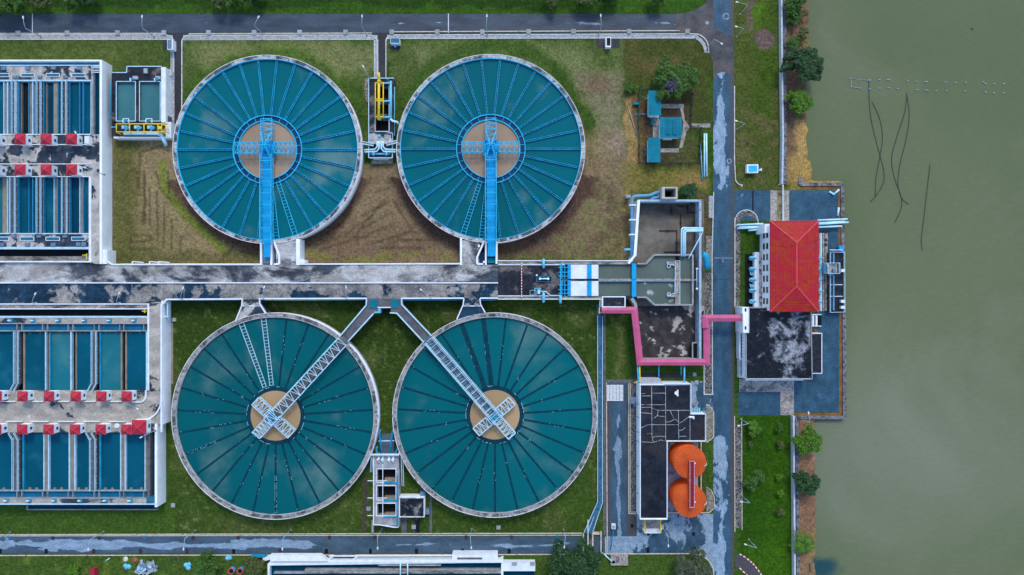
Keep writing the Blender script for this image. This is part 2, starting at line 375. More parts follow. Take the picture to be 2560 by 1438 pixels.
for pts in ([(985,505),(1010,545),(1030,575),(985,605),(982,625)],[(900,575),(980,530)],[(890,600),(985,560)],[(930,610),(1020,580)],[(950,620),(1010,620),(1060,620)],[(800,625),(880,600),(960,500)],[(940,480),(970,470)],[(905,540),(970,505)],[(860,590),(930,540)],[(1000,600),(1080,600)],[(560,640),(600,600),(640,590)],[(800,590),(850,560),(880,520)],[(780,620),(850,590)]):
    put(lmask(pts,2.4,4.5)*.65,DK)
# shed yard, golden strip
put(rmask(1560,100,1780,320,6)*.85,(.055,.062,.016)); put(rmask(1560,100,1760,175,14)*.6*sstep(n1,.4,.6),(.11,.09,.03))
put(rmask(1562,235,1600,410,7)*.9,GOLD); put(rmask(1585,235,1625,408,6)*.8,(.1,.065,.022)); put(rmask(1610,255,1730,405,12)*.75,(.07,.045,.025))
put(rmask(1560,410,1775,475,14)*.8,(.15,.13,.03)); put(rmask(1690,330,1750,410,12)*.8,(.065,.07,.022)); put(rmask(1690,435,1775,470,12)*.5,GOLD)
put(rmask(1560,470,1600,650,16)*.6*sstep(n2,.4,.6),GOLD); put(rmask(1755,480,1783,640,5)*.9,(.09,.07,.03))
# lower lawns
put(rmask(420,750,1500,1335,5,True)*.95,(.03,.058,.009)); put(rmask(420,750,1500,1000,90,True)*.35,(.022,.045,.007))
put(rmask(420,1000,1500,1335,60)*.45,(.05,.088,.014)); put(sstep(n1,.56,.7)*rmask(420,760,1500,1335,5,True)*.5,(.075,.085,.03))
put(sstep(n4,.68,.8)*rmask(420,760,1500,1335,5,True)*.45,(.14,.13,.06)); put(rmask(-90,1268,430,1340,6)*.8,(.042,.085,.012))
put(rmask(1508,760,1600,960,4,True)*.9,(.03,.062,.009)); put(rmask(1538,780,1556,950,8)*.55,(.11,.11,.045))
put(rmask(-90,1388,1780,1500,5)*.85,(.045,.08,.014)); put(sstep(n2,.55,.68)*rmask(-90,1388,420,1500,5)*.5,(.085,.12,.02))
# between road and lake
put(rmask(1830,-60,1955,480,3,True)*.95,(.062,.078,.018)); put(rmask(1885,0,1950,300,16)*.75,(.04,.08,.008)); put(rmask(1885,0,1910,75,7)*.6,(.07,.14,.01)); put(sstep(n2,.52,.64)*rmask(1830,250,1955,480,5)*.6,(.1,.085,.035))
put(cmask(1915,93,-1,26,7)*.75,(.13,.085,.075)); put(rmask(1866,-60,1885,82,3)*.7,(.11,.085,.06)); put(cmask(1880,360,-1,5,3)*.8,(.03,.02,.01))
put(rmask(1850,1040,1990,1500,4,True)*.97,(.02,.066,.002)); put(rmask(1920,1060,1975,1420,20)*.5,(.033,.09,.003)); put(rmask(1855,1360,1980,1500,25)*.5,(.04,.1,.003))
put(rmask(1838,545,1900,770,4,True)*.95,(.03,.07,.006))
# bank
put(rmask(1955,-60,2180,460,4,True)*.97,(.14,.095,.045)); put(rmask(1985,300,2100,460,9)*.9,(.32,.23,.065)); put(rmask(1955,90,2100,150,20)*.6,(.17,.15,.04)); put(rmask(1955,200,2100,300,15)*.6,(.11,.065,.04))
put(rmask(1958,395,2180,480,10)*.6,(.25,.18,.04))
put(rmask(1985,1040,2180,1500,4,True)*.97,(.2,.125,.06)); put(sstep(n1,.5,.62)*rmask(1990,1040,2180,1500,4,True)*.5,(.14,.08,.04)); put(rmask(2010,1300,2060,1500,12)*.5*sstep(n2,.45,.6),(.18,.15,.04))
C*=(.72+.56*n4)[...,None]; C*=(.85+.3*n2)[...,None]; lum=C.mean(-1,keepdims=True); C=C*(1.0+.35*np.clip(lum/.09,0,1)); tan_=np.clip((C[...,:1]/C[...,1:2]-.75)/.5,0,1); C=C*(np.array([1.0,1.0,.8])*(1-tan_)+np.array([.94,.84,1.0])*tan_)
edge=np.where(PY<452,2020+(n2-.5)*16+(n1-.5)*14+4*np.sin(PY/60),np.where(PY<1042,2104,2037+(n2-.5)*16+(n1-.5)*10))
edge=np.where((PY>400)&(PY<452),edge+6,edge)
k=(1)/S
zz=-2.6*sstep(PX,edge-9,edge+22)+.05*(n4-.5)+.06*(n2-.5)-.02
verts=np.stack([(PX-1280)*k,(719-PY)*k,zz],-1).reshape(-1,3)
ny,nx=PX.shape; I=np.arange(nx*ny).reshape(ny,nx)
F=np.stack([I[:-1,:-1],I[1:,:-1],I[1:,1:],I[:-1,1:]],-1).reshape(-1,4)
me=bpy.data.meshes.new('lawn'); me.vertices.add(len(verts)); me.vertices.foreach_set('co',verts.ravel())
me.loops.add(F.size); me.loops.foreach_set('vertex_index',F.ravel().astype(np.int32)); me.polygons.add(len(F))
me.polygons.foreach_set('loop_start',np.arange(0,F.size,4,dtype=np.int32)); me.polygons.foreach_set('loop_total',np.full(len(F),4,dtype=np.int32))
at=me.color_attributes.new('grass_tint','FLOAT_COLOR','POINT'); at.data.foreach_set('color',np.concatenate([C.reshape(-1,3),np.ones((nx*ny,1))],1).astype(np.float32).ravel())
me.update(calc_edges=True); me.polygons.foreach_set('use_smooth',np.ones(len(F),bool))
g=G('grass_and_soil'); a=g.attr('grass_tint'); f1=g.noise(1.3,6,.7); f2=g.noise(4.5,4,.7); f3=g.noise(.25,4,.6)
c=g.mix(.55,a,g.mix(g.sm(f1,.3,.7),(.12,.12,.12),(.88,.88,.88)),'OVERLAY'); c=g.mix(.5,c,g.mix(g.sm(f2,.3,.7),(.1,.1,.1),(.9,.9,.9)),'OVERLAY')
c=g.mix(g.sm(f1,.6,.75,0,.3),c,(.16,.15,.07)); g.bump(f2,.8,.15)
me.materials.append(g.fin(c,.95,0,.15))
lawn=bpy.data.objects.new('lawn',me); COL.objects.link(lawn); tag(lawn,'patchy green and dry brown grass around the tanks and along the lake bank','lawn',None,'structure')
gg=G('far_grass'); m_far=gg.fin(gg.mix(gg.sm(gg.noise(.05,6,.6),.35,.65),(.02,.05,.008),(.05,.085,.018)),.95,0,.15)
o=MB(); o.v=[(-1500,-1500,-.35),(84,-1500,-.35),(84,1500,-.35),(-1500,1500,-.35)]; o.f=[[0,1,2,3]]; o.m=[0]; o.smooth=[False]
gr=o.build('ground',m_far,origin=(0,0,-.35)); tag(gr,'green land reaching away beyond the plant','ground',None,'structure')
g=G('lake_water'); n=g.noise(.012,4,.55,.5); x=g.xyz()
c=g.mix(g.sm(n,.35,.65),(.116,.146,.07),(.138,.165,.086)); c=g.mix(g.sm(g.noise(.02,5,.6,.6,g.map(g.pos(),loc=(5,9,0))),.5,.75,0,.5),c,(.2,.21,.145))
c=g.mix(g.sm(g.voro(.06,'F1',g.map(g.pos(),(1,1,0),loc=(-9,0,0))),0,.02,0,0),c,c)
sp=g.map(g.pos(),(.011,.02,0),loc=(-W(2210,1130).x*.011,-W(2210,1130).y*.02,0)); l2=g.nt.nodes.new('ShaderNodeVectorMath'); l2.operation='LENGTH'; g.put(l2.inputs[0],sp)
c=g.mix(g.sm(g.ma('ADD',l2.outputs['Value'],g.ma('MULTIPLY',g.ma('SUBTRACT',g.noise(.02,5,.6,.5),.5),.9)),.0,1.0,.42,0),c,(.24,.255,.2))  # broad pale ellipse: a cloud reflection painted into the lake colour
c=g.mix(.05,c,g.mix(g.sm(g.noise(.9,6,.7,.2,g.map(g.pos(),(.5,1.6,1))),.3,.7),(0,0,0),(1,1,1)),'OVERLAY')
# dark discharge plume by the bank, drifting off the outfall
pl=g.map(g.pos(),(.10,.16,0),loc=tuple(-v for v in (W(2062,1424).x*.10,W(2062,1424).y*.16,0))); ln=g.nt.nodes.new('ShaderNodeVectorMath'); ln.operation='LENGTH'; g.put(ln.inputs[0],pl)
d=g.ma('ADD',ln.outputs['Value'],g.ma('MULTIPLY',g.ma('SUBTRACT',g.noise(.25,5,.6),.5),.7)); c=g.mix(g.sm(d,.25,.75,.92,0),c,(.012,.06,.08))
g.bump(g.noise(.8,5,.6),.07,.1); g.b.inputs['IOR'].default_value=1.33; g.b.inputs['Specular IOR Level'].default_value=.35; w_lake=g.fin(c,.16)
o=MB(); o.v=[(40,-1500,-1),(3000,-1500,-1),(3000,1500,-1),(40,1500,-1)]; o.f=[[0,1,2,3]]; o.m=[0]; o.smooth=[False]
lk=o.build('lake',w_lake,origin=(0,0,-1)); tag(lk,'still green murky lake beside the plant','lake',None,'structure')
# ---- roads
PALE=(.27,.32,.40); ASP=(.052,.066,.098)
m_rd_top=road('asphalt_upper','x',W(0,58).y,3.0,(.05,.068,.092),PALE,.6,.32,.3,None,[(-60,.35),(380,.3),(440,.66),(520,.6),(560,.3),(860,.45),(960,.55),(1250,.42),(1380,.55),(1700,.6)],.5,.3)
m_rd_bot=road('asphalt_lower','x',W(0,1362).y,3.0,(.055,.095,.135),(.24,.34,.45),.47,.16,.3,(.08,.06,.055),[(-60,.85),(300,.85),(360,.5),(420,.72),(760,.72),(800,.3),(880,.5),(960,.35),(1060,.55),(1160,.42),(1270,.62),(1400,.35)],.42,.35)
m_rd_v=road('asphalt_lakeside','y',W(1804,0).x,3.2,(.033,.088,.142),(.26,.37,.48),.47,.18,.3,(.085,.07,.068),[(-40,.3),(130,.25),(145,.52),(250,.46),(330,.62),(470,.6),(520,.1),(1080,.05),(1098,.62),(1200,.66),(1270,.6),(1310,.42),(1370,.66),(1438,.6)],.2,.5)
m_lot=road('asphalt_yard','y',W(1650,0).x,18,(.038,.082,.125),(.24,.33,.42),.485,.1,.3,None,None,.03,.8)
m_lane=road('asphalt_lane','y',W(1546,0).x,3,(.045,.09,.135),(.2,.29,.38),.47,.2,.3,(.08,.066,.062),[(960,.3),(1030,.35),(1050,.62),(1150,.66),(1200,.5),(1300,.62)],.4,.35)
m_path=road('asphalt_path','y',W(444,0).x,90,(.035,.036,.042),(.1,.1,.11),.9,.2,.3)
m_bluepave=road('wet_blue_paving','y',W(2040,0).x,40,(.03,.085,.135),(.22,.33,.43),.66,.1,.3,None,None,.02,.8)
m_mudpave=stain('muddy_asphalt',(.11,.095,.09),(.06,.072,.09),.06,.5,.12,.8,.5,None,.4)
m_gravel=gravel('pale_gravel',(.26,.27,.28),(.48,.49,.5)); m_graveldk=gravel('dark_gravel',(.05,.05,.05),(.25,.24,.22),3.6); m_gravelmix=gravel('moss_gravel',(.12,.115,.08),(.34,.33,.28))
sheet('road',rc(-120,35,1784,82),.02,m_rd_top,'long dark asphalt road above the upper pair of tanks','road')
sheet('road',[(1690,36),(1720,31),(1745,22),(1765,8),(1775,-60),(1784,-60),(1784,160),(1776,138),(1768,112),(1755,95),(1735,82),(1690,82)],.026,m_mudpave,'muddy road junction at the top corner of the plant','road')
sheet('road',rc(1783,-60,1835,1500),.034,m_rd_v,'wet blue-grey asphalt road running down beside the lake pumping station','road')
sheet('pavement',[(1783,88),(1790,70),(1800,78),(1812,84),(1824,88),(1834,92),(1834,172),(1831,186),(1827,190),(1820,183),(1806,180),(1792,184),(1787,198),(1783,205)],.042,m_mudpave,'brown muddy patch across the lakeside road at the junction','mud patch')
sheet('road',rc(-120,1341,1515,1385),.02,m_rd_bot,'wet asphalt road below the lower pair of tanks','road')
sheet('pavement',rc(1513,957,1592,1341),.026,m_lane,'asphalt lane on the tank side of the black-roofed building','lane')
sheet('pavement',[(1513,1341),(1592,1341),(1592,1290),(1668,1285),(1784,1285),(1784,1440),(1781,1425),(1770,1403),(1752,1389),(1735,1385),(1513,1385)],.03,m_lot,'puddled asphalt yard below the black-roofed building','yard')
sheet('pavement',rc(1727,953,1784,1040),.03,m_lot,'asphalt apron by the north corner of the black-roofed building','apron')
sheet('pavement',rc(1668,1102,1745,1285),.022,paint('tank_yard_paving',(.3,.38,.48),.6,.3,.3,(.09,.07,.08),(.5,.6),.3,.7),'pale paving under the two orange tanks','paving')
sheet('path',rc(436,82,454,345),.022,m_path,'narrow dark asphalt path beside the small twin tank','path')
sheet('path',rc(946,82,964,196),.022,m_path,'narrow dark asphalt path to the valve chamber between the upper tanks','path')
for pts in ([(421,82),(436,82),(436,105),(433,94),(429,90),(421,88)],[(454,82),(474,82),(474,88),(462,89),(456,94),(454,105)],[(932,82),(946,82),(946,105),(943,94),(939,90),(932,88)],[(964,82),(984,82),(984,88),(972,89),(966,94),(964,105)]):
    sheet('path',pts,.028,m_path,'flared asphalt corner where a narrow path meets the upper road','path corner')
# ---- gravel margins and kerbs
def gbed(pts,m,label): return sheet('gravel_bed',pts,.05,m,label,'gravel bed')
gbed(rc(-120,88,432,98),m_gravel,'pale gravel margin along the upper road, left of the first path')
gbed(rc(458,88,944,98),m_gravel,'pale gravel margin along the upper road above the first upper tank')
gbed(rc(968,87,1740,97),m_gravel,'pale gravel margin along the upper road above the second upper tank')
gbed(rc(426,99,436,345),m_gravel,'gravel margin beside the small twin tank'); gbed(rc(936,99,946,196),m_gravel,'gravel margin beside the path to the valve chamber')
gbed([(1740,87),(1755,97),(1764,110),(1770,132),(1762,132),(1757,115),(1748,103),(1738,97)],m_gravel,'curved gravel corner at the upper road junction')
gbed(rc(1761,682,1782,985),m_graveldk,'speckled gravel bed between the pink walkway and the road')
gbed([(1838,560),(1838,545),(1845,533),(1858,527),(1875,527),(1888,535),(1895,550),(1889,552),(1880,541),(1862,540),(1851,548),(1850,768),(1838,768)],m_graveldk,'hook-shaped gravel bed around the pump grass island')
gbed([(1766,1015),(1775,1017),(1783,1030),(1783,1092),(1778,1102),(1766,1104)],m_gravelmix,'rounded gravel bed beside the black-roofed building')
gbed([(1766,1222),(1776,1230),(1784,1245),(1783,1268),(1770,1280),(1766,1280)],m_gravelmix,'small rounded gravel bed beside the lower orange tank')
gbed(rc(1577,960,1589,1280),m_graveldk,'narrow gravel strip along the white wall of the black-roofed building')
gbed(rc(1838,1060,1854,1320),m_graveldk,'gravel margin between the lakeside road and the lower lawn')
gbed(rc(1772,490,1783,545),m_gravel,'short pale gravel patch by the inlet basin'); gbed(rc(1765,590,1782,672),m_gravelmix,'mossy gravel strip by the blue elbow pipe')
NK={}
def kerb(pts,label,m=None,w=.28,h=.14,closed=False):
    b=MB(); b.line([W(x,y)+Vector((0,0,h/2)) for x,y in pts],w,h); o=b.build('kerb',m or m_kerb); return tag(o,label,'kerb',None,'structure')
kerb([(-120,84),(416,84)],'cream kerb of the upper road left of the first path'); kerb([(472,85),(930,83)],'cream kerb of the upper road above the first upper tank'); kerb([(980,80),(1698,77)],'cream kerb of the upper road above the second upper tank')
kerb([(-120,87),(418,88)]+arc(418,105,16,90,0,6)+[(434,180)],'white kerb edging the lawn left of the first path',m_kerbw); kerb([(455,345),(455,106)]+arc(471,105,16,180,90,6)+[(925,88)]+arc(925,106,18,90,0,6)+[(945,195)],'white kerb framing the lawn above the first upper tank',m_kerbw)
kerb([(965,195),(965,104)]+arc(981,104,16,180,90,6)+[(1735,85)]+arc(1735,121,36,90,0,8)+[(1772,132)],'white kerb framing the lawn above the second upper tank',m_kerbw)
for p,l in (([(-120,99),(424,99)],'left of the first path'),([(458,100),(934,99),(936,105),(936,195)],'above the first upper tank'),([(968,97),(1736,95)],'above the second upper tank')): kerb(p,'thin white edging between gravel and lawn '+l,m_kerbw,.2,.1)
kerb([(-120,1337),(1455,1333)],'cream kerb on the tank side of the lower road'); kerb([(-120,1340),(1455,1338)],'thin inner kerb on the tank side of the lower road',m_kerbw,.2,.1)
kerb([(-120,1389),(1458,1386)],'cream kerb on the outer side of the lower road'); kerb([(1480,1385),(1738,1384)]+arc(1738,1432,46,90,0,8)+[(1785,1470)],'cream kerb curving round the yard corner',m_kerb,.3)
kerb([(1513,1345),(1515,1395)],'short cream kerb beside the channel crossing'); kerb([(1784,480),(1780,640),(1781,985)],'pale kerb on the basin side of the lakeside road',m_kerbw)
kerb([(1760,682),(1760,986),(1783,986)],'kerb framing the speckled gravel bed',m_kerbw,.25); kerb([(1836,215),(1836,400),(1838,440)]+arc(1856,445,18,180,270,6)+[(1853,466)],'white kerb of the lakeside lawn',m_kerbw,.25)
kerb([(1837,768),(1837,545)]+arc(1866,555,29,180,0,10,30)+[(1896,560)],'rounded kerb of the pump grass island',m_kerbw,.25); kerb([(1765,1012),(1773,1014),(1784,1030),(1784,1093),(1766,1106)],'rounded kerb of the gravel bed beside the black-roofed building',m_kerb,.25)
kerb([(1766,1218),(1778,1226),(1786,1245),(1785,1270),(1772,1282),(1690,1282)],'cream kerb around the tank yard corner',m_kerb,.25); kerb([(1572,958),(1572,1284),(1590,1284)],'double cream kerb beside the narrow gravel strip',m_kerb,.3); kerb([(1576,958),(1576,1280),(1589,1280)],'inner kerb of the narrow gravel strip',m_kerb,.2,.1)
kerb([(1836,1040),(1837,1330)],'kerb on the lake side of the lakeside road',m_kerb,.22); kerb([(1854,1045),(1855,1325)],'inner kerb of the lower lawn',m_kerb,.18,.1); kerb([(1516,957),(1518,1384)],'kerb between the pale lane and the covered drain',m_kerb,.25)
# red and white painted kerb of the side entrance
for n_,pts in (('outer',arc(1835,1430,66,80,0,16,75)),('inner',[(1849,1382),(1862,1390),(1870,1400),(1878,1418),(1884,1440)])):
    b=MB()
    P_=[W(x,y)+Vector((0,0,.09)) for x,y in ([(1849,1385),(1858,1390),(1872,1400),(1885,1412),(1895,1425),(1906,1442)] if n_=='outer' else [(1849,1420),(1857,1428),(1866,1436),(1876,1448)])]
    k=0
    for p,q in zip(P_,P_[1:]):
        L=max(2,int((q-p).length/.55))
        for i in range(L): b.mat(k%2); b.bar(p.lerp(q,i/L),p.lerp(q,(i+1)/L),.35,.18); k+=1
    tag(b.build('kerb',[m_crack,paint('red_kerb_paint',(.55,.04,.05))]),'red and white striped kerb, %s edge of the small side entrance'%n_,'kerb',None,'structure')
sheet('pavement',[(1838,1386),(1851,1388),(1870,1400),(1888,1417),(1900,1436),(1908,1448),(1880,1448),(1866,1434),(1850,1420),(1838,1418)],.05,m_lane,'grey paved side entrance between striped kerbs','side entrance')
# ---- paving round the pumping station
def pave(a,b,c,d,m,l,z=.04): sheet('pavement',rc(a,b,c,d),z,m,l,'paving')
pave(1835,476,1926,552,m_bluepave,'wet blue paving between the lakeside road and the mossy slabs'); pave(1974,476,2096,560,m_bluepave,'wet blue paving on the upper jetty corner'); pave(2046,560,2096,790,m_bluepave,'wet blue paving behind the red-roofed pump hall',.036)
pave(1984,786,2098,1031,m_bluepave,'wet blue paving on the lower jetty corner'); pave(1846,980,1951,1038,m_bluepave,'wet blue paving below the black-roofed station wing')
pave(1926,476,1943,556,m_slab,'pale mossy slab strip left of the stained joint',.06); pave(1943,476,1958,556,paint('wet_joint_strip',(.22,.19,.1),.7,.4,.5,(.06,.05,.04),(.5,.6),.6,.9),'brown wet strip between the mossy slabs',.052); pave(1958,476,1973,556,m_slab,'grey mossy slab strip beside the jetty paving',.06)
pave(1848,948,1985,980,stain('lichen_slab',(.44,.41,.39),(.12,.12,.13),.3,.46,.1,.85,.6,None,.5),'row of lichened concrete slabs under the station wing wall',.06); pave(1951,980,1985,1038,m_slab,'pale mossy slab strip below the station wing',.064)
m_rustsoil=paint('rusty_soil',(.24,.12,.035),.9,.35,.4,(.07,.045,.03),(.5,.7),.3,.8,.4)
sheet('gravel_bed',rc(2098,786,2107,1040),.03,m_rustsoil,'rusty brown soil strip along the lower jetty wall','soil strip'); sheet('gravel_bed',rc(1986,1032,2107,1040),.034,m_rustsoil,'rusty brown soil strip along the end of the lower jetty','soil strip'); sheet('gravel_bed',rc(2093,466,2103,786),.03,m_rustsoil,'rusty brown soil strip along the upper jetty wall','soil strip'); sheet('gravel_bed',rc(2008,464,2100,474),.033,m_rustsoil,'rusty brown soil strip along the upper end of the jetty','soil strip')
def rwall(pts,label,w=1.1,z=.45):
    b=MB(); P_=[W(x,y,z) for x,y in pts]
    for i,(p,q) in enumerate(zip(P_,P_[1:])): b.bar(Vector((p.x,p.y,(z-3)/2)),Vector((q.x,q.y,(z-3)/2)),w,z+3)
    return tag(b.build('retaining_wall',m_fencegrey),label,'retaining wall')
rwall([(2001,442),(2001,461)],'short grey wall stub on the bank at the upper end of the jetty'); rwall([(2001,461),(2107,461),(2107,560)],'grey retaining wall around the upper jetty corner',1.0); rwall([(2107,560),(2109,636)],'retaining wall stretch beside the blue pipe ends',1.0,.38)
rwall([(2111,780),(2112,1044),(1986,1044)],'grey retaining wall around the lower jetty corner',1.0)
# painted crossing lines and road marks
for px,l in ((81,'left end'),(1121,'middle')):
    tag(MB().rect(px-.9,34,px+.9,83,.03).build('road_marking',m_crack),'thin white line painted across the upper road near its '+l,'road marking',None,'structure')
def letter_x(px,py,s):
    b=MB(); 
    for d in (1,-1): b.bar(W(px-s*d,py-s,.045),W(px+s*d,py+s,.045),.3,.01)
    return b
tag(letter_x(1790,1397,2.6).build('road_marking',m_worn),'small white X painted on the yard by the kerb corner','road marking',None,'structure')
def arrow(px,py,s,l,ang=0):
    b=MB(); c=W(px,py,.046); d=Vector((math.cos(ang),math.sin(ang),0))*s; n=Vector((-d.y,d.x,0))
    b.bar(c-d,c+d,.35,.01); b.wprism([tuple((c+d*1.6)[:2]),tuple((c+d*.8+n*.5)[:2]),tuple((c+d*.8-n*.5)[:2])],.04,.052)
    tag(b.build('road_marking',m_worn),l,'road marking',None,'structure')
tag(MB().bar(W(1786,645,.045),W(1832,645.5,.045),.16,.01).bar(W(1807,640,.047),W(1807.5,656,.047),.22,.01).build('road_marking',m_worn),'thin worn white joint line across the dark blue stretch of lakeside road','road marking',None,'structure'); tag(MB().bar(W(1786,698,.045),W(1826,698.5,.045),.1,.01).build('road_marking',m_path),'dark joint line across the lakeside road near the pump pit','road marking',None,'structure')
tag(MB().ring(W(1815,41,.05),.75,1.05,.03,.05,20).build('road_marking',m_worn),'white ring mark on the lakeside road near the junction','road marking',None,'structure')
tag(MB().ring(W(1823,403,.05),.55,.8,.03,.05,20).build('road_marking',m_worn),'white ring mark on the lakeside road edge by the lawn','road marking',None,'structure')
tag(MB().disc(W(1768,57,.05),.55,.05,16,.03).build('road_marking',m_worn),'white blotch on the muddy junction','road marking',None,'structure')
# ================================================================== CLARIFIER TANKS
def truss(b,p,q,w,h,bays,r=.13,top='X',side=True,bottom=False,dr=None):
    p=Vector(p); q=Vector(q); d=(q-p); d.z=0; d.normalize(); n=Vector((-d.y,d.x,0))*(w/2); u=Vector((0,0,h)); dr=dr or r*.8
    for s in (-1,1):
        b.bar(p+n*s+u,q+n*s+u,r)
        if side: b.bar(p+n*s,q+n*s,r)
    for i in range(bays+1):
        c=p.lerp(q,i/bays); b.bar(c-n+u,c+n+u,dr)
        if side:
            for s in (-1,1): b.bar(c+n*s,c+n*s+u,dr)
        if bottom: b.bar(c-n,c+n,dr)
        if i<bays:
            e=p.lerp(q,(i+1)/bays); s=1 if i%2 else -1
            if top=='X': b.bar(c-n+u,e+n+u,dr*.8); b.bar(c+n+u,e-n+u,dr*.8)
            elif top=='Z': b.bar(c-n*s+u,e+n*s+u,dr)
            elif top=='V':
                m_=p.lerp(q,(i+.5)/bays); b.bar(c-n+u,m_+n+u,dr); b.bar(m_+n+u,e-n+u,dr)
            if side:
                for t in (-1,1): b.bar(c+n*t+(u if s>0 else u*0),e+n*t+(u*0 if s>0 else u),dr*.8)
    return b
def tank(label,cx,cy,z,Rr,Rw,n,a0,wide,style,feed,ringr,wmat,fmat,rimmat,grp='round clarifier tanks'):
    c=W(cx,cy,z); K=(1-z/H)/S; R=Rr*K; Rwat=Rw*K; zw=z-.7; ro=ringr*K; rf=feed*K
    root=thing('clarifier_tank',label,'settling tank',(c.x,c.y,0),grp)
    MB().ring(c,Rwat-.05,R,-.2,z).build('wall',m_whitewall,root)
    MB().ring(c,Rwat+.1,R-.16,z-.1,z+.03).build('rim_walkway',rimmat,root)
    MB().ring(c,R-.15,R+.03,z-.25,z+.14).build('outer_kerb',m_grime,root)
    MB().ring(c,Rwat-.08,Rwat+(.05 if style=='rail' else .05),z-1.2,z+.1).build('inner_weir',m_steel if style=='rail' else m_conc,root)
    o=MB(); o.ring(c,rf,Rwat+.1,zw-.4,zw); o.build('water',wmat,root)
    MB().disc(c,rf+.02,zw+.03,64,zw-.3).build('feed_water',fmat,root)
    if style=='rail':
        b=MB(); b.ring(c,rf-.1,rf+.14,zw-.3,zw+.55,80).ring(c,ro-.14,ro+.1,zw-.3,zw+.55,80)
        for k in range(24):
            a=2*PI*(k+.5)/24; d=Vector((math.cos(a),math.sin(a),0)); p=Vector((c.x,c.y,zw+.3)); b.bar(p+d*rf,p+d*ro,.12)
        b.build('feed_ring',m_steel,root); MB().ring(c,rf+.1,ro-.1,zw-.2,zw+.06).build('ring_channel',m_dkblue,root)
    else:
        m_sub=MATS_SUB
        b=MB(); b.ring(c,rf+.02,ro,zw-.3,zw+.035); b.mat(1)
        for k in range(90):
            if random.random()<.3: a=2*PI*k/90+.05*cy; d=Vector((math.cos(a),math.sin(a),0)); t=Vector((-d.y,d.x,0))*random.uniform(.15,.5); p=Vector((c.x,c.y,zw+.05))+d*(ro-.05); b.bar(p-t,p+t,.09,.05)
        b.build('ring_channel',[m_sub,m_pblue],root)
    L0,L1=ro,Rwat-.1
    def launder(kind):
        b=MB(); X=lambda x,y,zz: (c.x+x,c.y+y,zz)
        if kind=='rail':
            for s in (-1,1): b.bar(X(L0,s*.22,zw+.3),X(L1,s*.22,zw+.3),.08,.45)
            m=int((L1-L0)/1.0)
            for i in range(m+1):
                x=L0+(L1-L0)*i/m; b.bar(X(x,-.22,zw+.42),X(x+.25,.22,zw+.42),.08,.1)
            b.mat(1); b.wbox(c.x+L0,c.y-.2,zw-.05,c.x+L1,c.y+.2,zw+.12); return b,[m_launder_rail,m_dkblue]
        if kind=='wide':
            for s in (-1,1): b.bar(X(L0,s*.55,zw+.3),X(L1,s*.72,zw+.3),.15,.4)
            m=int((L1-L0)/.95)
            for i in range(m+1): x=L0+(L1-L0)*i/m; b.bar(X(x,-.6,zw+.4),X(x,.6,zw+.4),.11,.1)
            return b,[m_steel]
        if kind=='pale':
            for s in (-1,1): b.bar(X(L0+.5,s*.55,zw+.25),X(L1,s*.72,zw+.25),.12,.3)
            m=int((L1-L0)/1.0)
            for i in range(m+1): x=L0+.5+(L1-L0-.5)*i/m; b.bar(X(x,-.62-.12*(i%2),zw+.35),X(x,.62+.12*((i+1)%2),zw+.35),.1,.1)
            return b,[m_pblue]
        w=.72 if kind=='broad' else .3
        b.wbox(c.x+L0-.2,c.y-w,zw-.3,c.x+L1+.1,c.y+w,zw+.03); b.mat(1)
        if kind=='lit': ranges=[(.52,1.0,.85)]
        elif kind=='lit2': ranges=[(.45,1,.75),(0,.45,.2)]
        else:
            q=random.random(); ranges=[(0,1,random.choice((.005,.01,.02,.03)))]+([(q*.6,q*.6+.3,.16)] if random.random()<.5 else [])
        for lo,hi,pr in ranges:
            x=L0+(L1-L0)*lo
            while x<L0+(L1-L0)*hi:
                for s in (-1,1):
                    if random.random()<pr*.75: l=random.uniform(.15,.32); b.wbox(c.x+x,c.y+s*(w-.07)-.05,zw+.02,c.x+x+l,c.y+s*(w-.07)+.03,zw+.06)
                x+=.55
        if len(b.v)==8: b.wbox(c.x+L1-.6,c.y-.05,zw+.02,c.x+L1-.3,c.y+.05,zw+.07)
        return b,[MATS_SUB,m_pblue]
    base={}
    for k in range(n):
        a=a0+k*360/n; kind=wide.get(k,'rail' if style=='rail' else 'dark%d'%(k%7))
        if kind is None: continue
        if kind in base: o=base[kind].copy(); COL.objects.link(o); o.parent=root
        else:
            b,ms=launder('dark' if kind.startswith('dark') else kind); o=b.build('launder',ms,root); base[kind]=o
        o.rotation_euler=(0,0,math.radians(a))
        if kind in('wide','pale'): o['label']='wide open ladder-like launder'
    return root,c
MATS_SUB=paint('submerged_launder',(.002,.042,.066),.25,.3,.8)
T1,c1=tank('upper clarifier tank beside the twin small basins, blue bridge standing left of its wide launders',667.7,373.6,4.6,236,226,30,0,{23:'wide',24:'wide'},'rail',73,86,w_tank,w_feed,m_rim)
T2,c2=tank('upper clarifier tank nearest the green-roofed sheds, pale cloud reflections painted on its water',1227,371.8,4.6,236,226,30,0,{21:'wide',22:'wide'},'rail',73,86,w_tank,w_feed,m_rim)
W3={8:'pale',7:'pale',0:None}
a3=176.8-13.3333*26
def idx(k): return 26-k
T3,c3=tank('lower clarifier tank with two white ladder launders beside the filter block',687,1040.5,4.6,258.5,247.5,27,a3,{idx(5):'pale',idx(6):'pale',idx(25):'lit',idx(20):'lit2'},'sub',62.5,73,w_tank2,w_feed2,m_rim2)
T4,c4=tank('lower clarifier tank beside the long covered drain, all its launders dark under water',1237,1038,4.6,256,245.5,27,a3,{idx(5):'broad',idx(6):'broad'},'sub',62,73,w_tank2,w_feed2,m_rim2)
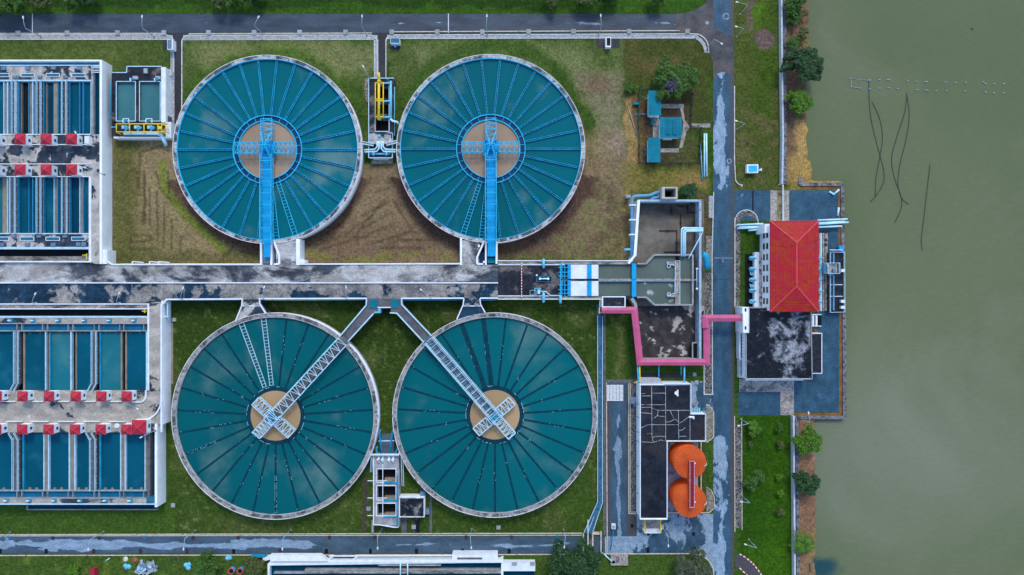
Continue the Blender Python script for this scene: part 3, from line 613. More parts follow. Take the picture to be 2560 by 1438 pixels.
# ---- blue bridges of the upper tanks
def blue_bridge(c,xl,xr,dl,dr,yend,label):
    z=6.0; root=thing('scraper_bridge',label,'bridge',(c.x,c.y,4),'blue lattice bridges of the upper tanks')
    Y=lambda py,zz: W(0,py,zz).y; X=lambda px,zz: W(px,0,zz).x
    mid=(X(xl,7.8)+X(xr,7.8))/2; w=X(xr,7.8)-X(xl,7.8); cy=c.y
    yT=Y(606,z); yE=Y(yend,z)
    dx0,dx1=X(dl,z),X(dr,z)
    b=MB(); b.wbox(dx0,yT,z-.25,dx1,cy-1,z); 
    b.wbox(dx0+.25,yE,z-.4,dx1-.12,yT,z-.14)
    b.mat(1)
    for i in range(12): y=cy-2+(yT-cy+2)*i/11; b.bar((dx0,y,z+.06),(dx1,y,z+.06),.07,.05)
    b.build('deck',[m_steel2,m_steel],root)
    for s in (-1,1):
        b=MB(); x=mid+s*w/2
        for zz in (z-.2,z+.85,z+1.8): b.bar((x,yT-.3,zz),(x,cy-1.8,zz),.2 if zz>z+1 else .14)
        b.bar((x-s*.75,yT,z-.1),(x-s*.75,cy-1.8,z-.1),.14)
        m=13
        for i in range(m):
            y0=yT+(cy-1.8-yT)*i/m; y1=yT+(cy-1.8-yT)*(i+1)/m; ym=(y0+y1)/2
            b.bar((x,y0,z-.2),(x,ym,z+1.8),.12); b.bar((x,ym,z+1.8),(x,y1,z-.2),.12); b.bar((x,y0,z-.2),(x,y0,z+1.8),.12)
            b.bar((x,y0,z-.1),(x-s*.75,ym,z-.1),.1); b.bar((x-s*.75,ym,z-.1),(x,y1,z-.1),.1)
        b.build('side_truss',m_steel,root)
    for i in range(8): y=yT+.8+(cy-4-yT)*i/7; MB().bar((mid-w/2,y,z+1.8),(mid+w/2,y,z+1.8),.14).build('cross_bar',m_steel,root)
    rf=73/S*.98
    for ang,l0 in ((90,2.2),(0,2.4),(180,2.4)):
        a=math.radians(ang); d=Vector((math.cos(a),math.sin(a),0)); c0=Vector((mid,cy,z-.6))
        off=(c.x-mid)*d.x
        b=MB(); truss(b,c0+d*l0,c0+d*(rf+off-.2),w*.95,1.9,4,.16,'V' if ang==90 else 'X',True,True); b.build('lattice_arm',m_steel,root)
    b=MB(); b.wbox(mid-2.3,cy-2.4,z-.5,mid+2.3,cy+2.3,z-.1); b.wbox(mid-1.2,cy-1.1,z-.1,mid+1.1,cy+1,z+1.0); b.ring((mid,cy),.3,.75,z+.9,z+1.4,20)
    b.build('hub_platform',m_steel2,root)
    b=MB()
    for s in (-1,1):
        for t,l in ((1,7.2),(-1,6.0)):
            b.bar((mid+s*w*.45,cy+t*l*.62,z+1.4),(mid+s*.25,cy+t*.2+.6,z+3.0),.26); b.bar((mid+s*w*.42,cy+t*l*.35,z+1.2),(mid+s*.2,cy+.6,z+3.0),.18)
        b.bar((mid+s*w*.9,cy+.6,z+.6),(mid+s*.2,cy+.6,z+3.0),.2)
    b.bar((mid-w*.4,cy+.6,z+3.0),(mid+w*.4,cy+.6,z+3.0),.22); b.bar((mid-w/2,cy-4,z+1.8),(mid+w/2,cy-4,z+1.8),.2)
    b.build('mast_frame',m_steel,root)
    b=MB(); b.ring((mid+1.9,cy-1.2),.2,.55,z-.1,z+.7,16); b.wbox(mid+1.2,cy-2.0,z-.1,mid+2.1,cy-1.4,z+.5); b.build('drive_motor',m_mid,root)
    return root
blue_bridge(c1,649.5,677.5,657.5,675.5,643,'bright blue lattice bridge reaching into the upper tank beside the twin small basins')
blue_bridge(c2,1213.5,1240.5,1217,1238.5,641,'bright blue lattice bridge reaching into the upper tank nearest the green-roofed sheds')
# ---- pale diagonal bridges of the lower tanks
def pale_bridge(c,edge,half,deckm,style,label,arms):
    z=5.6; root=thing('scraper_bridge',label,'bridge',(c.x,c.y,4),'pale lattice bridges of the lower tanks')
    e=W(edge[0],edge[1],z); d=Vector((e.x-c.x,e.y-c.y,0)); L=d.length; d.normalize(); n=Vector((-d.y,d.x,0)); C0=Vector((c.x,c.y,z)); w=half*2
    a=C0-d*(arms[0]); b=MB()
    if style=='Z':
        truss(b,C0-d*2.0,C0+d*(L),w,1.5,13,.17,'V',True,False,.12)
    else:
        truss(b,C0-d*2.0,C0+d*(L),w,1.5,14,.17,None,True,True,.12)
        for s in (-1,1):
            b.bar(C0-d*2+n*s*(w/2-.45)+Vector((0,0,1.2)),C0+d*L+n*s*(w/2-.45)+Vector((0,0,1.2)),.16); b.bar(C0+n*s*(w/2+.3)+Vector((0,0,.4)),C0+d*L+n*s*(w/2+.3)+Vector((0,0,.4)),.1)
        for i in range(26): p=C0+d*(L*(i+.5)/26)+Vector((0,0,.1)); b.bar(p-n*(w*.35),p+n*(w*.35)+d*(.6 if i%3==0 else 0),.07)
    b.build('lattice_truss',m_pblue,root)
    b=MB(); b.bar(C0-d*1.5+Vector((0,0,-.05)),C0+d*(L+1.2)+Vector((0,0,-.05)),w*.62,.12); b.build('deck',deckm,root)
    for dr,l,ww in ((-d,arms[0],w*.92),(n,arms[1],w*.95),(-n,arms[2],w*.95)):
        b=MB(); truss(b,C0+dr*1.2+Vector((0,0,-.5)),C0+dr*l+Vector((0,0,-.5)),ww,1.4,5 if l>6 else 4,.18,'V' if dr==-d else 'Z',True,True,.12); 
        b.bar(C0+dr*l-Vector((0,0,-.9))+Vector((-dr.y,dr.x,0))*ww/2,C0+dr*l-Vector((0,0,-.9))-Vector((-dr.y,dr.x,0))*ww/2,.25)
        b.build('lattice_arm',m_pblue,root)
    b=MB(); b.disc(C0,.95,z+1.1,24,z-.3); b.bar(C0-n*2.3+Vector((0,0,.2)),C0+n*2.3+Vector((0,0,.2)),1.6,.3); b.build('drive_head',m_mid,root)
    b=MB()
    for s in (-1,1):
        for t in (-1,1): p=C0+n*s*2.2+d*t*1.0; b.bar(p,p+Vector((0,0,1.3)),.15); 
        b.bar(C0+n*s*2.2-d+Vector((0,0,1.3)),C0+n*s*2.2+d+Vector((0,0,1.3)),.15); b.bar(C0+n*2.2+d*s+Vector((0,0,1.3)),C0-n*2.2+d*s+Vector((0,0,1.3)),.15)
    b.build('hub_guardrail',m_pblue,root)
    return root
pale_bridge(c3,(858,853),1.62,m_concdk,'Z','white zigzag lattice bridge crossing the lower tank with ladder launders',(7.4,7.2,7.6))
pale_bridge(c4,(1073,850),1.55,m_grating,'R','pale blue railed bridge with grey deck crossing the lower tank beside the covered drain',(8.0,7.4,7.0))
# ================================================================== FILTER BLOCKS AND GALLERY
Z=5.3
def rail(b,pts,z,w=.09,h=1.0,mid=True,step=2.2):
    P_=[W(x,y,z) for x,y in pts]
    for p,q in zip(P_,P_[1:]):
        u=Vector((0,0,h)); b.bar(p+u,q+u,w)
        if mid: b.bar(p+u*.5,q+u*.5,w*.8)
        m=max(1,int((q-p).length/step))
        for i in range(m+1): c=p.lerp(q,i/m); b.bar(c,c+u,w)
    return b
def parts(R,name,m,*bx):
    for q in bx: MB().box(*q).build(name,m,R)
# ---------------- upper filter block
F1=thing('filter_block','upper filter block with dark deep channels and short rows of red-roofed kiosks','filter building',tuple(W(120,405,0)),'filter blocks')
L=-70
b=MB(); b.box(249,150,255,660,0,Z+.02); b.box(L,149.5,249,153,0,Z); b.build('outer_wall',m_whitewall,F1)
b=MB(); b.box(255.2,625,268,660,0,Z-.6); b.build('buttress',m_whitewall,F1)
b=MB(); b.rect(L,153,249,163,4.0); b.build('channel_water',m_mid,F1)
parts(F1,'valve_deck',m_deck,(L,164,228,199,0,Z-.1),(L,585,222,619,0,Z-.1))
parts(F1,'deck_edge',m_pblue,(L,162.5,250,164.5,0,Z+.1),(L,199.5,228,203,0,Z),(L,583,222,585.5,0,Z))
b=MB(); b.box(L,336,249,443,0,Z-.12).box(226,443,249,660,0,Z-.12); b.build('operating_deck',m_deck,F1)
b=MB(); b.box(228,185,233,336,0,Z).box(228,163,231,186,0,Z+.3); b.build('side_wall',m_conc,F1)
b=MB(); b.rect(233,165,249,336,4.2); b.build('side_channel_water',w_deep,F1)
b=MB()
for y in (166,170,176,181): b.tube([W(228,y,Z+.2),W(249,y,Z+.2)],.14,6)
b.build('inlet_pipe',m_white,F1)
b=MB(); b.box(222,443,227.5,656,0,Z+.15).box(L,652.5,222,656,0,Z+.12); b.build('parapet',m_white,F1)
b=MB(); b.box(L,617.5,222,623,0,Z+.1); b.build('channel_wall',m_pblue,F1)
MB().rect(L,623,222,641,3.4).build('deep_channel',w_black,F1)
MB().box(L,641,222,652,0,3.7).build('sludge_ledge',m_sludge,F1)
b=MB(); b.bar(W(206,638,4.6),W(218,638,4.6),.25); b.bar(W(217,634,4.6),W(217,650,4.6),.25); b.build('penstock',m_yellow,F1)
MB().box(212,641,221,650,3,4.6).build('penstock_gear',m_bluebox,F1)
def walkways(R,rng,y0,y1,z,kink=None):
    for a,c in rng:
        b=MB(); b.box(a+1.5,y0,c-1.5,y1,0,z); w=b.build('walkway',m_concdk if (int(a)%3) else m_conc,R)
        b=MB(); rail(b,[(a+1,y0),(a+1,y1)],z,.13,1.0); rail(b,[(c-1,y0),(c-1,y1)],z,.13,1.0); b.build('handrail',m_pblue,w)
walkways(F1,[(33,45),(95,107),(158,171)],203,336,Z-.2); walkways(F1,[(29,43),(95,107),(158,172)],443,585,Z-.2)
m_div=paint('divider_blue',(.025,.24,.42),.5,.2,.8)
MATC={'d':w_black,'k':m_black,'w':w_blue,'t':w_teal,'p':w_deep,'b':m_beige,'l':m_div,'s':m_pblue,'m':m_mid}
ZC_={'d':3.9,'k':3.9,'w':4.2,'t':4.2,'p':4.0,'b':4.6,'l':5.0,'s':5.05,'m':4.85}
NMC={'d':'dark_channel','k':'empty_pit','w':'filter_water','t':'filter_water','p':'deep_water','b':'trough','l':'divider','s':'divider','m':'divider'}
def cells(R,y0,y1,spec):
    for a,c,k in spec:
        b=MB()
        if k in 'ls': q=(c-a)*.17; a,c=a+q,c-q
        if k in 'blsm': b.box(a,y0,c,y1,0,ZC_[k])
        else: b.rect(a-.4,y0,c+.4,y1,ZC_[k])
        b.build(NMC[k],MATC[k],R)
cells(F1,203,336,[(L,-24,'w'),(-24,-20,'l'),(-20,8,'w'),(8,10.5,'s'),(10.5,16.5,'b'),(16.5,20,'s'),(20,29,'w'),(29,31,'l'),
 (45.5,48,'l'),(48,53,'p'),(53,54.2,'b'),(54.2,70.5,'k'),(70.5,73,'l'),(73,80,'b'),(80,83,'s'),(83,92.5,'p'),(92.5,94,'l'),
 (107.5,110,'l'),(110,116,'d'),(116,117.2,'b'),(117.2,134,'p'),(134,138.5,'b'),(138.5,143.5,'b'),(143.5,146,'l'),(146,156,'w'),(156,157.5,'l'),
 (171.5,173.5,'l'),(173.5,181,'p'),(181,198,'w'),(198,200,'l'),(200,206,'k'),(206,209,'l'),(209,226,'w'),(226,228,'s')])
cells(F1,443,585,[(L,6.5,'t'),(6.5,17,'b'),(17,19.5,'s'),(19.5,27,'w'),(27,28.5,'l'),
 (43.5,46,'l'),(46,53,'p'),(53,71,'w'),(71,73,'l'),(73,79.5,'k'),(79.5,83,'l'),(83,94,'w'),
 (107.5,110,'l'),(110,116.5,'d'),(116.5,134,'w'),(134,136,'s'),(136,142.5,'b'),(142.5,145,'l'),(145,156,'w'),(156,158,'l'),
 (172.5,175,'l'),(175,182,'d'),(182,198,'p'),(198,200,'s'),(200,207,'b'),(207,209,'l'),(209,221.5,'w')])
def hatches(R,ys,xs,w):
    for x in xs:
        o=MB().box(x,ys[0],x+w,ys[1],Z-.2,Z+.12).build('hatch_frame',m_white,R); MB().box(x+1.5,ys[0]+1.5,x+w-1.5,ys[1]-1.5,Z,Z+.16).build('hatch_cover',m_bluehatch,o)
hatches(F1,(183,192.5),(-11,52,115,179),34); hatches(F1,(592,602),(-13,50,114,178),35)
for x,y in ((62,164.5),(127,164.5),(192,165),(2,166),(30,189),(93,189),(157,189),(28,588),(91,588),(156,588),(-2,607),(62,607),(127,607),(190,606),(203,607)):
    b=MB(); b.box(x,y,x+11,y+(9 if y<180 or y>600 else 6),Z-.2,Z+.35); b.build('actuator_box',m_bluebox,F1)
for i,y0 in enumerate((336,361.5,410,441.5)): MB().box(L,y0-.9,226,y0+.9,Z-.3,Z+.1).build('kerb_line',m_white,F1)
# ---------------- kiosks
def kiosk(label,px,py,s,zd,grp,side=1):
    ze=zd+3.1; c=W(px,py,ze); root=thing('kiosk',label,'kiosk',(c.x,c.y,zd),grp); h=s/2*(1-ze/H)/S
    w=h-.2
    b=MB(); b.wbox(c.x-w,c.y-w,zd-.15,c.x+w,c.y+w,ze-.05); b.build('wall',m_whitewall,root)
    b=MB(); b.wbox(c.x+w-.02,c.y-w*.3,zd+.7,c.x+w+.05,c.y+w*.3,zd+1.7); wn=b.build('window',m_window,root)
    b=MB(); b.bar((c.x+w+.06,c.y-w*.35,zd+.65),(c.x+w+.06,c.y+w*.35,zd+.65),.1); b.bar((c.x+w+.06,c.y-w*.35,zd+1.75),(c.x+w+.06,c.y+w*.35,zd+1.75),.1); b.build('window_frame',m_pblue,wn)
    b=MB(); k=[(c.x-h,c.y-h),(c.x+h,c.y-h),(c.x+h,c.y+h),(c.x-h,c.y+h)]
    b.v=[(x,y,ze) for x,y in k]+[(c.x,c.y,ze+1.05)]+[(x,y,ze-.12) for x,y in k]
    for i in range(4): j=(i+1)%4; b.face([i,j,4]); b.face([5+i,5+j,j,i])
    b.face([8,7,6,5]); rf=b.build('roof',m_red,root)
    b=MB()
    for x,y in k: b.bar((x,y,ze+.03),(c.x,c.y,ze+1.08),.13,.1)
    b.build('ridge_cap',m_redcap,rf)
    b=MB(); b.wbox(c.x-w-.9,c.y-.45,zd,c.x-w,c.y+.45,zd+.5); b.build('doorstep',m_white,root)
    return root
G1='red-roofed kiosks on the upper filter block'; G2='red-roofed kiosks on the lower filter block'
for r,(y,rw) in enumerate(((348,'upper'),(424,'lower'))):
    for i,x in enumerate((-15,50,115,178.5)): kiosk('red pyramid-roofed kiosk of the upper filter block, %s row, %s from the frame edge'%(rw,ORD[i]),x,y,27,Z-.12,G1)
tag(MB().box(211,340,222,362,Z-.3,Z+1.6).build('concrete_plinth',m_white),'plain white box beside the last upper-row kiosk','plinth')
# ---------------- lower filter block
F2=thing('filter_block','lower filter block with wide blue cells and longer rows of red-roofed kiosks','filter building',tuple(W(200,1010,0)),'filter blocks')
b=MB(); b.box(387,1060,393,1268,0,Z).box(403.5,752,406,1062,0,Z); b.build('outer_wall',m_whitewall,F2)
b=MB(); b.line([W(404,1080,Z),W(404,762,Z),W(417,749,Z)],.5,.4); b.build('parapet_cap',m_white,F2)
b=MB(); b.box(409,757,420,759,3,4.2).box(409,790,421,793,3,4.2).box(417,757,419.5,793,3,4.2); b.build('stair_landing',m_pblue,F2)
b=MB(); b.box(L,977,372,1081,0,Z-.12).box(370,755,404,1060,0,Z-.14).box(365,1058,389,1078,0,Z-.1); b.build('operating_deck',m_deck2,F2)
b=MB(); b.box(L,759,373,761.6,0,Z+.1).box(L,771,370,773.4,0,Z+.1).box(368.5,760,372.5,976,0,Z+.12); b.build('parapet',m_white,F2)
MB().box(L,761.6,368,771,0,Z-.1).build('stained_ledge',m_sludge,F2)
MB().rect(L,773,368,790,3.6).build('deep_channel',w_black,F2)
b=MB(); b.box(L,790.5,368,794.5,0,Z+.05); b.build('channel_wall',m_pblue,F2)
parts(F2,'valve_deck',m_deck2,(L,794.5,371,809,0,Z-.1),(L,1246,366,1258,0,Z-.1))
MB().rect(L,809,367,827,4.3).build('launder_water',m_launder,F2); MB().rect(L,1228,367,1246,4.3).build('launder_water',m_launder,F2)
b=MB(); 
for ya in (808,1226.5):
    b=MB(); b.box(L,ya,367,ya+2,0,Z).box(L,ya+18.5,367,ya+20.5,0,Z)
    for x in (-22,42,54,106,118,170,182,235,247,299,309,359): b.box(x-.7,ya+1,x+.7,ya+19,0,Z-.2)
    b.build('launder_wall',m_conc,F2)
b=MB(); b.box(L,1259,392,1262,0,Z+.1); b.build('parapet',m_pblue,F2)
b=MB(); b.box(66,1273.5,392,1275.5,0,1.2); b.box(66,1264,68,1275,0,1.2); b.build('lower_channel_wall',m_conc,F2)
MB().rect(66,1262,390,1274,.6).build('lower_channel_water',w_deep,F2)
b=MB(); b.box(366,1242,387,1260,0,Z+.05); b.build('corner_hatch',m_bluehatch,F2)
MB().rect(374,1082,388,1244,3.6).build('side_channel_water',w_deep,F2); MB().box(368,1080,375,1244,0,Z-.1).build('side_wall',m_concdk,F2)
def ww(R,y0,y1,a,c,kinktop):
    b=MB(); dx=-8 if True else 0
    ya,yb=(y0,y1-18) if kinktop=='bottom' else (y0+18,y1)
    b.box(a+1.5,ya,c-1.5,yb,0,Z-.2)
    if kinktop=='bottom': pts=[(a+1.5,yb),(c-1.5,yb),(c-1.5-10,y1),(a+1.5-10,y1)]
    else: pts=[(a+1.5,ya),(c-1.5,ya),(c-1.5-10,y0),(a+1.5-10,y0)]
    b.prism(pts,0,Z-.22); w=b.build('walkway',m_concdk,R)
    b=MB()
    for x in (a+.8,c-.8):
        rail(b,[(x-10,y1),(x,yb),(x,ya)] if kinktop=='bottom' else [(x-10,y0),(x,ya),(x,yb)],Z-.2,.13)
    b.build('handrail',m_pblue,w)
for a,c in ((39,50),(232,245)): ww(F2,829,976,a,c,'bottom')
for a,c in ((35,50),(228,243)): ww(F2,1081,1226,a,c,'top')
cells(F2,829,976,[(L,37,'w'),(37,39,'s'),(50,58,'d'),(58,62,'b'),(62,112,'w'),(112,115,'s'),(115,122,'k'),(122,124.5,'b'),(124.5,126,'m'),(126,175,'t'),(175,179.5,'s'),(179.5,189,'k'),(189,191.5,'b'),(191.5,230,'w'),(230,232,'s'),(245,249,'d'),(249,252,'m'),(252,302,'t'),(302,305,'b'),(305,313.5,'k'),(313.5,316.5,'b'),(316.5,364,'w'),(364,368.5,'s')])
cells(F2,1081,1226,[(L,33,'w'),(33,35,'s'),(50,56,'d'),(56,60,'m'),(60,108,'w'),(108,111,'s'),(111,119,'b'),(119,123,'s'),(123,171,'w'),(171,175,'s'),(175,185,'b'),(185,189,'s'),(189,226,'w'),(226,228,'s'),(243,248,'d'),(248,252,'m'),(252,300,'w'),(300,303,'s'),(303,311,'b'),(311,314.5,'s'),(314.5,361,'w'),(361,364,'s'),(364,368,'b')])
for x in (10,75,92,137,154,197,216,264,281,328,354):
    b=MB(); c=W(x,1219,4.15)
    for k in range(7): a=random.uniform(0,6.28); d=random.uniform(.1,.55); b.disc((c.x+math.cos(a)*d,c.y+math.sin(a)*d*.8+.35),random.uniform(.12,.32),4.12+.012*k,10,4.0)
    b.build('inlet_froth',m_pblue,F2); MB().disc((c.x,c.y-.35),.62,4.3,16,4.0,.35).build('inlet_cone',m_beige,F2)
for x in (75,100,140,160,172,200,215,265,290,325,350):
    c=W(x,833,4.3); MB().disc((c.x,c.y),.45,4.35,12,4.0,.3).build('inlet_cone',m_concdk,F2)
for x in (20,77,140,205,268,330):
    MB().box(x,797,x+10,806,Z-.2,Z+.25).build('actuator_box',m_mid,F2); MB().box(x-2,800,x+5,803,Z+.2,Z+.5).build('valve_stem',m_ltpipe,F2)
    MB().box(x-10,1248,x,1256,Z-.2,Z+.25).build('actuator_box',m_mid,F2); MB().box(x-12,1251,x-5,1254,Z+.2,Z+.5).build('valve_stem',m_ltpipe,F2)
b=MB(); b.bar(W(355,778,5),W(367,778,5),.25); b.bar(W(362,766,5),W(362,782,5),.3); b.build('penstock',m_yellow,F2)
for s_ in ((-60,38),(80,108),(144,172),(208,238),(274,305)): MB().box(s_[0],1003.4,s_[1],1005.2,Z-.3,Z+.5).build('kerb_line',m_white,F2)
for s_ in ((-60,-10),(15,54),(78,120),(143,184),(209,248),(273,312)): MB().box(s_[0],1053.5,s_[1],1055.3,Z-.3,Z+.5).build('kerb_line',m_white,F2)
for pts in ([(365.5,976)]+[(365,992)]+arc(350,990,15,0,-90,7)+[(331,1005)],arc(350,998,54,-5,-80,9)): MB().line([W(x,y,Z+.1) for x,y in pts],.42,.6).build('kerb_line',m_white,F2)
MB().disc(W(292,1065,Z),.85,Z+.4,24,Z-.2,.6).build('vent_cap',m_white,F2)
for r,(y,rw,xs) in enumerate(((991,'upper',(-9,56,122,189,253,316.5)),(1074,'lower',(-10,55,121,187,251.5,315)))):
    for i,x in enumerate(xs): kiosk('red pyramid-roofed kiosk of the lower filter block, %s row, %s from the frame edge'%(rw,ORD[i]),x,y,25.5,Z-.12,G2)
kiosk('largest red pyramid-roofed kiosk, at the end of the lower row on the lower filter block',347.5,1068,36,Z-.1,G2)
# ---------------- central gallery
GL=thing('gallery','long stained concrete gallery dividing the upper tanks from the lower tanks','gallery',tuple(W(600,705,0)))
ZG=4.5
b=MB(); b.prism([(L,657),(255,657),(278,662),(1245,662),(1245,706),(L,706)],0,ZG); b.build('upper_deck',m_deckpale,GL)
b=MB(); b.prism([(L,708),(1245,708),(1245,748),(1000,748),(415,749),(404,757),(L,758)],0,ZG-.15); b.build('lower_deck',m_deckdark,GL)
b=MB(); b.box(L,706,1245,708.6,0,ZG+.25); b.build('centre_kerb',m_white,GL)
b=MB(); b.line([W(266,626,ZG),W(267,653,ZG),W(282,661.5,ZG),W(653,661.5,ZG)],.42,.7); b.line([W(752,660.5,ZG),W(1150,659.5,ZG)],.42,.7); b.build('parapet',m_white,GL)
b=MB(); b.line([W(417,748.5,ZG),W(607,747.5,ZG)],.42,.7); b.line([W(649,747,ZG),W(917,746,ZG)],.42,.7); b.line([W(1005,746,ZG),W(1159,745.5,ZG)],.42,.7); b.line([W(1201,745.5,ZG),W(1245,745.5,ZG)],.42,.7); b.build('parapet',m_white,GL)
b=MB(); 
for a,c in ((422,604),(654,915),(1008,1157),(1204,1243)): b.tube([W(a,750.5,ZG-.5),W(c,749.5,ZG-.5)],.2,8)
b.build('service_pipe',m_mid,GL)
b=MB()
for a,c in ((426,604),(664,915)): b.tube([W(a,750,ZG-.1),W(c,749,ZG-.1)],.09,6)
b.tube([W(300,659.5,ZG+.1),W(650,659,ZG+.1)],.08,6); b.build('chlorine_pipe',m_yellow,GL)
for x in (460,844,1010,330): MB().box(x-.4,711,x+.4,745,ZG-.2,ZG-.13).build('deck_joint',m_conc,GL)
for x in (331,374,396):
    b=MB(); b.line([W(x,661,ZG),W(x,654,ZG),W(x+28,656.5,ZG-1)],.3); b.build('pipe_bracket',m_white,GL)
# arms to the upper tanks
def stub(x0,x1,ox0,ox1,wa,wb,mir,label):
    R=thing('tank_bridgehead',label,'bridgehead',tuple(W((x0+x1)/2,632,0)),'bridgeheads of the upper tanks')
    b=MB(); b.box(ox0,601,ox1,662,0,ZG-.02); b.build('deck',m_deckpale,R)
    b=MB(); b.box(x0-.5,604,x1+.5,662,0,1.2); b.build('slot_floor',m_concdk,R)
    parts(R,'side_wall',m_whitewall,(*wa,0,ZG+.35),(*wb,0,ZG+.35))
    return R
R=stub(655,676,690,741,(650,601,654.5,663),(740,598,749.5,663),False,'white-walled bridgehead between gallery and the upper tank by the twin small basins')
b=MB(); b.box(675.5,603,680.5,663,0,ZG+.3); b.line([W(684,600,ZG),W(699,640,ZG),W(699,660,ZG),W(686,661,ZG)],.5,.9); b.build('inner_wall',m_whitewall,R)
MB().box(659,644,674,659,1,ZG-.1).build('landing',m_bluebox,R); MB().box(685,640,697,658,.5,2.6).build('valve_pit',m_dkblue,R)
b=MB()
for i in range(4): b.box(728+3*i,642,729+3*i,653,ZG,ZG+.06)
for i in range(4): b.box(728,642+3.3*i,738,643+3.3*i,ZG,ZG+.08)
b.build('drain_grid',m_white,R); MB().disc(W(754,655,ZG),.85,ZG-.4,20,0).build('tank_drum',m_white,R); MB().box(752,649,761,660,0,ZG-.5).build('drum_box',m_whitewall,R)
R=stub(1217,1240,1153,1198,(1150,595,1155,663),(1239,604,1243.5,660),True,'white-walled bridgehead between gallery and the upper tank by the inlet works')
b=MB(); b.box(1212.5,603,1216.5,663,0,ZG+.3); b.line([W(1211,602,ZG),W(1193,643,ZG),W(1193,660,ZG),W(1208,660.5,ZG)],.5,.9); b.build('inner_wall',m_whitewall,R)
MB().box(1219,646,1237,658,1,ZG-.1).build('landing',m_teal,R); MB().box(1196,630,1211,658,.5,2.6).build('valve_pit',m_dkblue,R)
MB().disc(W(1210,655,ZG),.35,ZG+.3,16,ZG-1).build('bollard_pipe',m_white,R)
MB().box(1195,612,1200,618,ZG-.1,ZG+.25).build('deck_box',m_white,R)
# arms to the lower tanks
for pts,wl,wr,lab in (([(607,749),(651,749),(653,762),(666,785),(650,797),(589,805),(603,765)],[(607,747),(605,765),(589,804)],[(649,747),(650,760),(665,784)],'flared concrete bridgehead from the gallery to the lower tank with ladder launders'),
                      ([(1160,747),(1200,747),(1202,760),(1213,782),(1195,790),(1142,800),(1158,762)],[(1160,746),(1158,762),(1142,799)],[(1200,746),(1201,760),(1213,782)],'flared concrete bridgehead from the gallery to the lower tank beside the covered drain')):
    R=thing('tank_bridgehead',lab,'bridgehead',tuple(W(pts[0][0]+20,775,0)),'bridgeheads of the lower tanks')
    MB().prism(pts,0,ZG-.06).build('deck',m_deckdark if pts[0][0]>1000 else m_deck,R)
    for q in (wl,wr): MB().line([W(x,y,ZG+.1) for x,y in q],.32,.7).build('parapet',m_white,R)
    MB().bar(W(pts[0][0]-2,765,ZG),W(pts[1][0]+2,765,ZG),.3,.25).build('stop_log_slot',m_white,R)
    for q in (pts[0][0]+3,pts[1][0]-14): MB().box(q,759,q+11,764,ZG-.2,ZG+.35).build('gate_gear',m_conc,R)
J=thing('walkway_junction','forked walkway platform with two blue-green covers between the lower tanks','walkway',tuple(W(961,770,0)))
b=MB(); b.prism([(917,747),(1005,747),(1003,770),(990,782),(977,779),(977,768),(944,768),(944,782),(930,785),(921,772)],0,ZG-.1); b.build('platform',m_concdk,J)
b=MB(); b.prism([(918,760),(934,783),(862,857),(847,845)],1.5,ZG-.13); b.build('walkway',m_concdk,J); MB().prism([(1005,760),(990,782),(1059,858),(1078,843)],1.5,ZG-.12).build('walkway',m_concdk,J)
for q in ([(917,746),(916,763),(849,842)],[(934,784),(866,858)],[(1004,746),(1005,762),(1079,840)],[(975,782),(992,783),(1060,856)]): MB().line([W(x,y,ZG+.1) for x,y in q],.36,.8).build('parapet',m_pblue,J)
for x in (924,977):
    b=MB(); b.box(x,747.5,x+19,770,ZG-.2,ZG+.12); o=b.build('gate_cover',m_teal,J); b=MB()
    for i in range(6): b.box(x,749+i*3.6,x+19,749.9+i*3.6,ZG,ZG+.17)
    b.build('cover_rib',m_tealdk,o)
MB().box(945,769,977,781,1,2.2).build('valve_pit',m_black,J); MB().box(944,767.5,978,770,1,ZG+.1).build('pit_wall',m_white,J)
b=MB(); b.box(935,779,950,783,2,ZG).box(945,771,951,783,2,ZG+.1); b.build('valve_gear',m_cyan,J)
# ================================================================== INLET WORKS
I=thing('inlet_works','dark inlet deck with two white covers and grey-green channels between the gallery and the basin','inlet works',tuple(W(1420,702,0)))
b=MB(); b.box(1245,656,1410,748,0,ZG-.2).box(1410,697,1497,703.5,0,ZG-.19).box(1410,656,1582,660.5,0,ZG-.19).box(1410,740,1582,748,0,ZG-.19); b.build('deck',m_deckinlet,I)
b=MB(); b.box(1245,651,1582,653,0,ZG+.25).box(1245,661,1412,663,0,ZG+.2).box(1245,747,1505,749,0,ZG+.25).box(1245,739,1400,741,0,ZG+.15); b.build('kerb_wall',m_white,I)
b=MB(); b.box(1245,653,1580,661,0,ZG-.1).box(1245,741,1503,747,0,ZG-.1); b.build('sludge_trough',m_sludge,I)
for y0,y1 in ((662,697),(703,740)):
    for a,c in ((1427,1468),(1479,1496)): MB().box(a,y0,c,y1,ZG-.6,ZG+.15).build('white_cover',m_white,I)
    MB().box(1468,y0,1478.5,y1,ZG-.5,ZG+.4).build('blue_gate',m_steel2,I)
    b=MB()
    for a,c in ((1403,1406),(1411,1413),(1419,1427)): b.box(a,y0-2,c,y1,ZG-.5,ZG+.35)
    b.build('blue_gate',m_steel2,I); MB().box(1406,y0,1411,y1,1,ZG-.3).build('channel_slot',m_beige,I); MB().rect(1411,y0,1427,y1,3.2).build('channel_water',w_blue,I)
    MB().rect(1496,y0-2,1582,y1+1,3.6).build('channel_water',w_grey,I)
    MB().box(1580,y0-3,1590.5,y1+2,ZG-.6,ZG+.5).build('blue_gate',m_steel2,I)
b=MB(); b.box(1400,660,1402,742,ZG-.3,ZG+.5); 
for y in (668,680,690,712,724,733): b.box(1396,y,1428,y+1.5,ZG,ZG+.5)
b.build('gate_frame',m_steel,I)
b=MB()
for k in range(24):
    y=656+3.6*k; b.mat(k%2).bar(W(1304,y,ZG+1),W(1304,y+3.6,ZG+1),.26)
